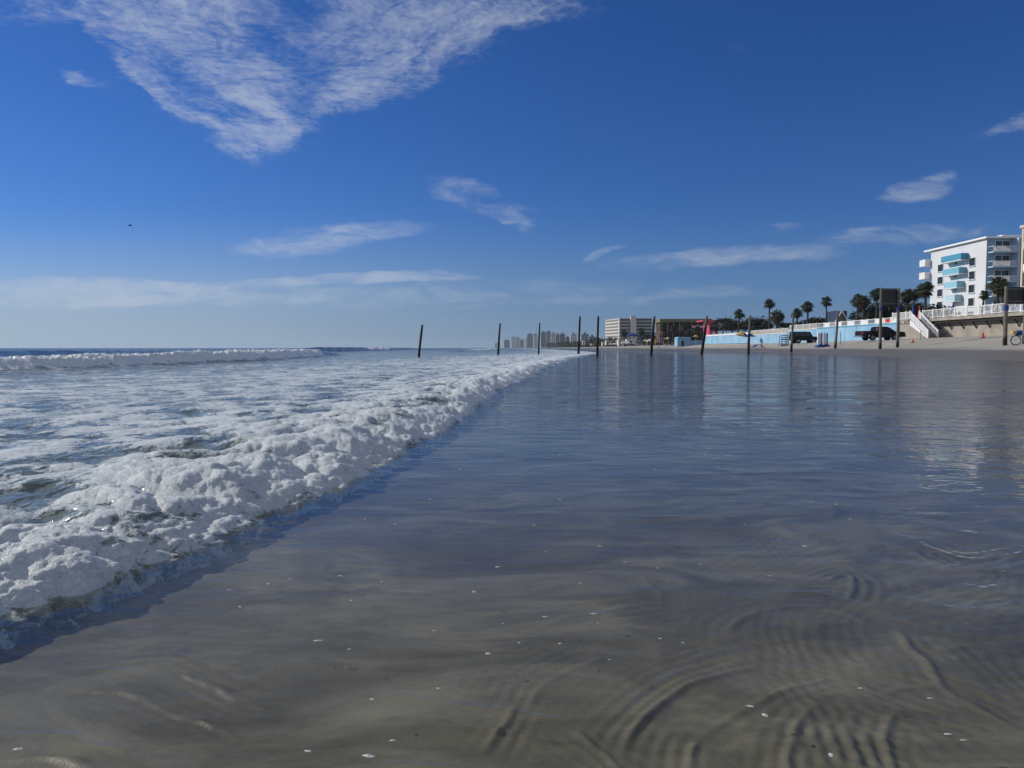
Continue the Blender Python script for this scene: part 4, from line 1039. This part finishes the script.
# ---------------------------------------------------------------- umbrellas, tents and huts on the beach
def umbrella(px, yt, yb, D, wpx, cols, label, tilt=0.0, closed=False, group='beach umbrellas'):
    x = wx(px, D); zb = gz(x, D); zt = wz(yt, D); h = max(1.2, zt - zb)
    root = empty('beach_umbrella', (x, D, zb), label, 'umbrella', group)
    MB().tube((0, 0, 0), (tilt * h * .5, 0, h), .03, .03, 8).build('pole', M_white, root)
    cx_, r_ = tilt * h * .5, wpx / F * D / 2
    if closed:
        m_ = MB().tube((cx_ * .45, 0, h * .42), (cx_ * .7, 0, h * .62), .12, .26, 10, False).tube((cx_ * .7, 0, h * .62), (cx_, 0, h), .26, .03, 10, False)
        m_.build('canopy', cols[0], root); return root
    nseg = 8; dz_ = min(r_ * .62, wz(yt, D) - wz(yb, D))
    for ci, mat in enumerate(cols):
        m_ = MB()
        for i in range(nseg):
            if (i // max(1, nseg // (2 * len(cols)))) % len(cols) != ci: continue
            a0_, a1_ = 2 * math.pi * i / nseg, 2 * math.pi * (i + 1) / nseg
            tipp = Vector((cx_, 0, h)); prev = None
            for s in range(5):
                t0, t1 = s / 5, (s + 1) / 5
                def pt(t, a_): 
                    p = Vector((math.cos(a_) * r_ * t, math.sin(a_) * r_ * t, -dz_ * (t ** 1.7)))
                    p.rotate(Matrix.Rotation(tilt, 3, 'Y')); return tipp + p
                if s == 0: m_.quad(pt(0, a0_), pt(t1, a0_), pt(t1, a1_))
                else: m_.quad(pt(t0, a0_), pt(t1, a0_), pt(t1, a1_), pt(t0, a1_))
        m_.build('canopy', mat, root)
    return root
umbrella(741.0, 331.8, 337.5, 160, 13.5, [M_yellow, M_bluetarp], 'open yellow and blue beach umbrella beside the sunlit pile', .22)
umbrella(750.5, 333.6, 337.8, 164, 9.5, [M_bluetarp, M_yellow], 'mostly blue beach umbrella just behind the sunlit pile', .1)
umbrella(640.6, 338.2, 342.4, 262, 6.0, [M_bluetarp], 'blue umbrella at the left of the far cluster', .25)
umbrella(646.4, 339.0, 342.6, 258, 6.0, [M_yellow, M_bluetarp], 'yellow and blue umbrella left of the leaning pile', -.2)
umbrella(656.3, 338.2, 345.5, 240, 4, [M_yellow], 'closed yellow umbrella leaning just right of the leaning pile', -.25, True)
umbrella(663.0, 337.2, 341.8, 250, 6.2, [M_bluetarp, M_yellow], 'blue and yellow umbrella in the middle of the far cluster', .15)
umbrella(668.4, 337.0, 341.2, 245, 6.4, [M_yellow, M_bluetarp], 'larger yellow umbrella at the right of the far cluster', -.1)
umbrella(695.4, 335.0, 339.2, 222, 6.0, [M_yellow], 'plain yellow umbrella beside the light blue kiosk', .1)
umbrella(912.0, 304.2, 310, 99, 3, [M_bluetarp], 'closed blue umbrella on the deck by the stair head', 0, True, 'closed umbrellas on the deck')
umbrella(952.0, 302.4, 310, 99.5, 3, [M_bluetarp], 'closed blue umbrella on the deck under the lowest balcony', 0, True, 'closed umbrellas on the deck')
umbrella(918.4, 305.8, 310, 98, 3, [M_red], 'closed red umbrella on the deck by the stair head', 0, True, 'closed umbrellas on the deck')
def canopy_tent(px0, px1, yt, ye, yb, D, mat, label):
    x0_, x1_ = wx(px0, D), wx(px1, D); zb = gz((x0_ + x1_) / 2, D); w2 = (x1_ - x0_) / 2
    root = empty('canopy_tent', ((x0_ + x1_) / 2, D, zb), label, 'tent', 'canopy tents')
    ze, zt = wz(ye, D) - zb, wz(yt, D) - zb
    for sx_ in (-1, 1):
        for sy_ in (-1, 1): MB().tube((sx_ * w2 * .96, sy_ * w2 * .96, 0), (sx_ * w2 * .96, sy_ * w2 * .96, ze), .04, .04, 6).build('leg', M_white, root)
    m_ = MB(); c = [(-w2, -w2), (w2, -w2), (w2, w2), (-w2, w2)]
    for i in range(4):
        a, b = c[i], c[(i + 1) % 4]
        m_.quad((*a, ze), (*b, ze), (0, 0, zt)); m_.quad((*a, ze - .35), (*b, ze - .35), (*b, ze), (*a, ze))
    m_.build('roof', mat, root)
canopy_tent(627.6, 637.6, 332.6, 335.2, 346, 300, M_bluetarp, 'deep blue canopy tent before the balconied block')
canopy_tent(646.8, 653.0, 338.8, 340.6, 346, 255, M_white, 'small white canopy tent behind the leaning pile')
canopy_tent(621.4, 630.2, 341.0, 342.6, 346, 280, M_white, 'low white canopy tent among the far huts')
kx = wx(677.3, 228); kz = gz(wx(688, 228), 228) - .1
kio = empty('blue_kiosk', (kx, 228, kz), 'light blue beach kiosk with a darker roof behind the thick leaning pile', 'kiosk')
kw = wx(690.5, 228) - kx; kh = wz(337.0, 228) - kz
MB().box(0, kw, 0, 4, 0, kh - .5).build('wall', M_blue, kio)
MB().prism([(-.2, kh - .497), (kw + .2, kh - .497), (kw - .2, kh), (.4, kh)], -.3, 4.3).build('roof', M_blue, kio)
MB().box(kw + .003, kw + 3.9, .6, 4, 0, kh - 1.1).build('side_room', M_blue, kio)
MB().box(kw * .3, kw * .5, -.05, -.003, .2, kh - 1.2).build('hatch', M_dark, kio)

def lounger(px, D, label, rz):
    x = wx(px, D); root = empty('beach_lounger', (x, D, gz(x, D)), label, 'lounger', 'blue beach loungers', rz)
    m_ = MB().prism([(-.9, .36), (.25, .36), (.25, .42), (-.9, .42)], -.32, .32).build('seat', M_bluetarp, root)
    MB().prism([(.25, .36), (.95, .85), (.92, .91), (.22, .42)], -.32, .32).build('backrest', M_bluetarp, root)
    for (a, b) in ((-.8, -.28), (-.8, .28), (.5, -.28), (.5, .28)): MB().box(a, a + .05, b, b + .05, 0, .36).build('leg', M_white, root)
lounger(752.3, 128, 'blue lounger on the sand under the umbrellas, right of the sunlit pile', .4)
lounger(757.6, 130, 'blue lounger beside the person in red', -.3)

lounger(657.5, 236, 'blue lounger at the left of the far umbrellas', .3); lounger(665.0, 234, 'blue lounger under the middle far umbrella', -.2); lounger(671.5, 238, 'blue lounger at the right of the far umbrellas', .2)
# person sitting on the sand in a red top
def skin_fig(name, joints, edges, mat, parent=None, sub=1, **k):
    me_ = bpy.data.meshes.new(name); me_.from_pydata([j[0] for j in joints], edges, [])
    o = link(me_, name, mat, parent, **k)
    md = o.modifiers.new('skin', 'SKIN')
    for i, j in enumerate(joints):
        me_.skin_vertices[0].data[i].radius = (j[1], j[1]); me_.skin_vertices[0].data[i].use_root = (i == 0)
    s_ = o.modifiers.new('sub', 'SUBSURF'); s_.levels = sub; s_.render_levels = sub
    return o
def sit_person(px, D, label, top, rz):
    x = wx(px, D)
    root = empty('person', (x, D, gz(x, D)), label, 'person', None, rz)
    J = [((0, 0, .14), .14), ((0, .0, .34), .13), ((0, 0, .52), .15), ((0, 0, .60), .06), ((0, -.02, .72), .095), ((0, -.02, .80), .07),
         ((-.19, 0, .52), .06), ((-.27, -.16, .34), .045), ((-.2, -.36, .36), .035), ((.19, 0, .52), .06), ((.27, -.16, .34), .045), ((.2, -.36, .36), .035),
         ((-.12, -.08, .13), .09), ((-.14, -.42, .42), .065), ((-.14, -.66, .07), .045), ((-.14, -.80, .05), .04),
         ((.12, -.08, .13), .09), ((.14, -.42, .42), .065), ((.14, -.66, .07), .045), ((.14, -.80, .05), .04)]
    E = [(0, 1), (1, 2), (2, 3), (3, 4), (4, 5), (2, 6), (6, 7), (7, 8), (2, 9), (9, 10), (10, 11), (0, 12), (12, 13), (13, 14), (14, 15), (0, 16), (16, 17), (17, 18), (18, 19)]
    skin_fig('body', J, E, M_skin, root)
    skin_fig('shirt', [((0, 0, .24), .165), ((0, 0, .36), .155), ((0, 0, .52), .175), ((-.17, 0, .53), .085), ((-.25, -.10, .42), .07), ((.17, 0, .53), .085), ((.25, -.10, .42), .07)],
             [(0, 1), (1, 2), (2, 3), (3, 4), (2, 5), (5, 6)], top, root)
    MB().tube((0, .03, .70), (0, .03, .78), .085, .105, 10, False).tube((0, .03, .78), (0, .02, .86), .105, .04, 10).build('hair', M_rubber, root, smooth=True)
sit_person(761.6, 126, 'person in a red top sitting on the sand by the blue loungers', M_red, 1.2)

# blue slatted life guard stand
D = 130; x = wx(783.6, D); zb = gz(x, D)
st_ = empty('lifeguard_stand', (x, D, zb), 'tall blue slatted wooden stand left of the parked jeep', 'stand')
M_standb = simple('stand_blue', (.035, .13, .30), .7, .3)
w2 = 8.6 / F * D / 2; hs_ = wz(335.2, D) - zb
for sx_ in (-1, 1):
    for sy_ in (-1, 1): MB().prism([(sx_ * w2 * .85 - .05, 0), (sx_ * w2 * .85 + .05, 0), (sx_ * w2 * .7 + .05, hs_), (sx_ * w2 * .7 - .05, hs_)], sy_ * .5 - .05, sy_ * .5 + .05).build('leg', M_standb, st_)
for k in range(5): MB().box(-w2 * .8, w2 * .8, -.60, -.553, .25 + k * hs_ / 5, .42 + k * hs_ / 5).build('slat', simple('slat_pale', (.20, .32, .42)), st_)
MB().box(-w2, w2, -.7, -.603, 0, .20).build('base_board', M_bluetarp, st_)
MB().box(-w2 * .8, w2 * .8, -.45, .45, hs_ * .62, hs_ * .66).build('platform', M_standb, st_)

# stacked white boards between blue posts with blue feet
D = 97; x = wx(823, D); zb = gz(x, D)
rk = empty('rental_rack', (x, D, zb), 'two upright white boards between blue posts on spreading blue feet', 'rack')
h3 = wz(333.2, D) - zb
for c in (-.55, .25):
    MB().box(c - .21, c + .21, -.10, .10, .25, h3).build('white_board', M_white, rk)
    MB().prism([(c - .55, 0), (c + .75, 0), (c + .28, .38), (c - .12, .38)], -.45, .45).build('foot', M_bluetarp, rk)
for c in (-.20, .55): MB().box(c - .045, c + .045, -.12, .12, .1, h3 + .05).build('post', M_standb, rk)
# signal pole by the wall, thin pole near the stairs, cones
for (px, D, yt, lab) in ((840.3, 100, 331.6, 'thin bare pole on the sand before the blue wall'), (920.4, 80, 330.8, 'short thin pole on the sand near the stairs')):
    x = wx(px, D); zb = gz(x, D)
    MB().tube((0, 0, -.3), (0, 0, wz(yt, D) - zb), .06, .05, 8).build('marker_pole', M_steel, loc=(x, D, zb), label=lab, cat='pole', group='thin marker poles')
def cone(px, D, h, label):
    x = wx(px, D); root = empty('traffic_cone', (x, D, gz(x, D)), label, 'cone', 'orange cones on the sand')
    MB().tube((0, 0, .04), (0, 0, h), .16, .03, 12).build('body', M_orange, root)
    MB().box(-.2, .2, -.2, .2, 0, .04).build('foot', M_rubber, root)
cone(912.6, 74, .42, 'orange cone on the sand left of the stairs foot'); cone(982.4, 64, .52, 'orange cone on the sand between the stairs and the right sign')

# ---------------------------------------------------------------- vehicles
def wheel(root, x, y, r, wdt=.26, spokes=True):
    o = MB().tube((x, y - wdt / 2, r), (x, y + wdt / 2, r), r, r, 26).build('wheel', M_rubber, root)
    s_ = -1 if y < 0 else 1
    MB().tube((x, y + s_ * (wdt / 2 + .003), r), (x, y + s_ * (wdt / 2 + .03), r), r * .62, r * .58, 20).build('rim', M_steel, o)
def prof_body(prof, w_, inset, name, mat, root, bev=.06):
    """side outline, top narrower than the sill"""
    zmin = min(p[1] for p in prof); zmax = max(p[1] for p in prof)
    m_ = MB(); n = len(prof)
    for s_ in (-1, 1):
        for a, z_ in prof: m_.v.append((a, s_ * (w_ / 2 - inset * (z_ - zmin) / (zmax - zmin)), z_))
    m_.f.append(tuple(range(n))); m_.f.append(tuple(reversed(range(n, 2 * n))))
    for i in range(n): m_.f.append((i, n + i, n + (i + 1) % n, (i + 1) % n))
    return m_.build(name, mat, root, bevel=bev)
# pickup (tail to the left, nose towards the wall)
D = 95.5; xt = wx(858.4, D); zb = gz(xt + 2.8, D)
tk = empty('pickup_truck', (xt, D, zb), 'dark pickup truck parked on the sand before the blue wall', 'truck', None, R(3))
prof_body([(0, .62), (.35, .48), (.85, .46), (.95, .85), (1.5, .9), (2.0, .85), (2.05, .40), (3.9, .40), (3.98, .86), (4.45, .92), (4.95, .86), (5.05, .45), (5.75, .5), (5.9, .7), (5.86, 1.08), (5.6, 1.18), (4.25, 1.24), (2.2, 1.24), (2.2, 1.28), (.05, 1.28), (0, 1.1)], 1.98, .10, 'body', M_black, tk)
prof_body([(2.0, 1.24), (4.5, 1.24), (3.85, 1.74), (3.5, 1.86), (2.4, 1.88), (2.1, 1.80)], 1.82, .20, 'cab', M_black, tk, .05)
MB().prism([(2.18, 1.30), (3.1, 1.30), (3.1, 1.70), (2.3, 1.70)], -.875, -.81).build('side_window', M_dark, tk)
MB().prism([(3.16, 1.30), (4.25, 1.30), (3.72, 1.68), (3.16, 1.70)], -.875, -.81).build('side_window', M_dark, tk)
for s_ in (-1, 1):
    MB().box(-.03, .22, s_ * .80 - (.17 if s_ < 0 else 0), s_ * .80 + (.17 if s_ > 0 else 0), .86, 1.18).build('tail_light', M_taill, tk)
    for xx_ in (1.42, 4.46): wheel(tk, xx_, s_ * .86, .42)
MB().box(-.16, .02, -.92, .92, .50, .66).build('rear_bumper', M_chrome, tk)
MB().box(5.84, 5.98, -.9, .9, .50, .78).build('front_bumper', M_steel, tk)
MB().box(4.05, 4.20, -1.12, -.93, 1.24, 1.42).build('mirror', M_black, tk)
# boxy jeep
D = 128; xt = wx(790.2, D); zb = gz(xt + 2.4, D)
jp = empty('off_road_vehicle', (xt, D, zb), 'black boxy jeep with a spare wheel parked on the sand before the blue wall', 'car', None, R(2))
prof_body([(.15, .62), (.55, .60), (.75, 1.0), (1.35, 1.0), (1.55, .55), (3.3, .55), (3.5, 1.0), (4.2, 1.0), (4.35, .6), (4.95, .66), (5.0, 1.20), (3.75, 1.28), (.1, 1.28)], 1.9, .06, 'body', M_black, jp)
prof_body([(.10, 1.26), (3.75, 1.26), (3.35, 2.05), (3.15, 2.13), (.25, 2.13), (.14, 2.05)], 1.78, .16, 'cabin', M_black, jp, .05)
for a, b in ((.35, 1.25), (1.4, 2.3), (2.45, 3.2)): MB().prism([(a, 1.38), (b, 1.38), (b - .02, 1.92), (a + .02, 1.92)], -.90, -.80).build('side_window', M_dark, jp)
for s_ in (-1, 1):
    for xx_ in (1.05, 3.85): wheel(jp, xx_, s_ * .86, .46)
sp_ = MB().tube((-.12, 0, 1.15), (.09, 0, 1.15), .42, .42, 24).build('spare_wheel', M_rubber, jp)
MB().box(4.95, 5.12, -.85, .85, .55, .75).build('front_bumper', M_rubber, jp); MB().box(0.0, .14, -.85, .85, .55, .75).build('rear_bumper', M_rubber, jp)
MB().box(.06, .1, -.88, -.70, .95, 1.15).build('tail_light', M_taill, jp)

# bicycle with a basket and a blue bag
D = 47.5; xw0 = wx(1015.6, D); zb = gz(xw0, D)
bk = empty('bicycle', (xw0, D, zb), 'cruiser bicycle with a blue bag and yellow basket at the right edge', 'bicycle', None, R(-8))
def torus(name, mat, parent, c, Rr, r, n=36, m=8):
    v = []; f = []
    for i in range(n):
        a_ = 2 * math.pi * i / n
        for j in range(m):
            b = 2 * math.pi * j / m; q = Rr + r * math.cos(b)
            v.append((c[0] + q * math.cos(a_), c[1] + r * math.sin(b), c[2] + q * math.sin(a_)))
    for i in range(n):
        for j in range(m): f.append((i * m + j, ((i + 1) % n) * m + j, ((i + 1) % n) * m + (j + 1) % m, i * m + (j + 1) % m))
    o = MB(); o.v = v; o.f = f; return o.build(name, mat, parent, smooth=True)
for cx_ in (0, 1.12):
    o = torus('wheel', M_rubber, bk, (cx_, 0, .345), .315, .030)
    torus('rim', M_chrome, o, (cx_, 0, .345), .285, .012)
    s_ = MB()
    for i in range(14):
        a_ = math.pi * 2 * i / 14; s_.tube((cx_, 0, .345), (cx_ + .28 * math.cos(a_), 0, .345 + .28 * math.sin(a_)), .0035, .0035, 4)
    s_.build('spokes', M_chrome, o)
M_frame = simple('bike_frame', (.55, .56, .58), .3, .5)
fr_ = MB()
for a, b in (((0, 0, .345), (.18, 0, .78)), ((.18, 0, .78), (.14, 0, .98)), ((.17, 0, .74), (.60, 0, .34)), ((.60, 0, .34), (.80, 0, .80)), ((.18, 0, .76), (.77, 0, .66)), ((.60, 0, .34), (1.12, 0, .345)), ((.78, 0, .66), (1.12, 0, .345))):
    fr_.tube(a, b, .019, .019, 8)
fr_.build('frame', M_frame, bk)
MB().tube((.12, -.30, 1.05), (.14, 0, 1.0), .012, .012, 6).tube((.12, .30, 1.05), (.14, 0, 1.0), .012, .012, 6).build('handlebar', M_chrome, bk)
MB().prism([(.68, .84), (.95, .83), (.97, .88), (.68, .87)], -.08, .08).build('saddle', M_rubber, bk)
MB().tube((.60, -.09, .34), (.60, .09, .34), .09, .09, 16).build('crank', M_chrome, bk)
bs = MB().box(-.27, -.02, -.15, .15, .76, .96); bs.build('basket', M_yellow, bk, bevel=.03)
bg_ = MB().box(.04, .33, -.18, .18, .66, 1.0).build('bag', M_bluetarp, None, bevel=.06, label='blue bag hung over the front of the bicycle', cat='bag'); bg_.location = (xw0, D, zb)

# a bird far off over the sea
bd = empty('sea_bird', (wx(133, 60), 60, wz(227, 60)), 'small dark sea bird gliding far out over the surf', 'bird')
skin_fig('body', [((0, 0, 0), .05), ((.13, 0, .01), .035), ((.20, 0, .03), .025), ((-.16, 0, 0), .02)], [(0, 1), (1, 2), (0, 3)], M_rubber, bd)
wm = MB()
for s_ in (-1, 1): wm.quad((.06, 0, .02), (-.06, 0, .02), (-.08, s_ * .22, .07), (.05, s_ * .22, .08)).quad((.05, s_ * .22, .08), (-.08, s_ * .22, .07), (-.16, s_ * .50, .02))
wm.build('wings', M_rubber, bd); bd.rotation_euler = (0, 0, 1.2)

# flecks of bubbles adrift on the shallow water
m_fleck, T, out = newmat('bubble_fleck')
P_ = T.n('ShaderNodeTexCoord').outputs['Object']; vv = T.n('ShaderNodeTexVoronoi', feature='F1'); T.l(P_, vv.inputs['Vector']); vv.inputs['Scale'].default_value = 260
fm_ = T.n('ShaderNodeMixShader'); tr_ = T.n('ShaderNodeBsdfTransparent')
T.l(T.ss(T.m('ADD', vv.outputs['Distance'], T.m('MULTIPLY', T.noise(P_, 60, 2, .5), .5)), .30, .85), fm_.inputs[0]); T.l(tr_.outputs[0], fm_.inputs[1])
T.l(princ(T, (.55, .57, .57, 1), .3, .5), fm_.inputs[2]); T.l(fm_.outputs[0], out.inputs[0])
fk = MB(); rg = random.Random(12)
known = [(18, 751, .9), (369, 758, 1.0), (308, 753, .5), (318, 642, .8), (438, 690, .4), (488, 655, .7), (503, 625, .3), (474, 593, .9), (434, 632, .4), (498, 568, .8), (229, 591, .4), (240, 608, .6), (340, 577, .5),
         (268, 585, .5), (290, 580, .4), (545, 618, .6), (593, 615, .7), (831, 757, .9), (948, 736, .6), (964, 742, .4), (750, 708, .7), (765, 717, 1.0), (805, 547, .9), (600, 547, .6), (770, 577, .5), (700, 565, .4),
         (625, 563, .4), (534, 526, .5), (560, 500, .6), (430, 500, .5), (460, 470, .5), (655, 470, .5), (735, 478, .6), (836, 505, .6), (812, 502, .4), (850, 520, .5), (705, 455, .6), (560, 455, .5), (640, 440, .6),
         (700, 427, .5), (510, 430, .5), (626, 429, .6), (745, 433, .5), (590, 415, .5), (680, 404, .6), (760, 395, .6), (860, 690, .6), (930, 700, .4), (660, 640, .4), (560, 645, .4), (395, 525, .6), (365, 520, .5), (320, 500, .5)]
for _ in range(26): known.append((rg.uniform(330, 1020), 380 + 370 * rg.random() ** 1.6, rg.uniform(.15, .5)))
for (px, py, s_) in known:
    x, y = gpt(px, py)
    if float(front_s(np.array([x]), np.array([y]))[0]) > -.03: continue
    r_ = (.0038 * s_ + .0012) * min(2.6, .75 + y / 5.0)
    nb2 = 12; k0 = len(fk.v); ph = rg.uniform(0, 6); st2 = rg.uniform(1.0, 2.0)
    fk.v.append((x, y, .0035 + r_ * .25))
    for ring_, (q, z_) in enumerate(((.55, .20), (1.0, .0))):
        for i in range(nb2):
            a_ = 2 * math.pi * i / nb2; rr3 = r_ * q * (1 + .28 * math.sin(2 * a_ + ph) + .15 * math.sin(5 * a_ + 2 * ph))
            fk.v.append((x + rr3 * math.cos(a_) * st2, y + rr3 * math.sin(a_), .0035 + r_ * z_))
    for i in range(nb2):
        j = (i + 1) % nb2
        fk.f.append((k0, k0 + 1 + i, k0 + 1 + j)); fk.f.append((k0 + 1 + i, k0 + 1 + nb2 + i, k0 + 1 + nb2 + j, k0 + 1 + j))
fk.build('bubble_flecks', m_fleck, kind='stuff', label='small white flecks of bubbles scattered over the clear shallow water', cat='foam', smooth=True)
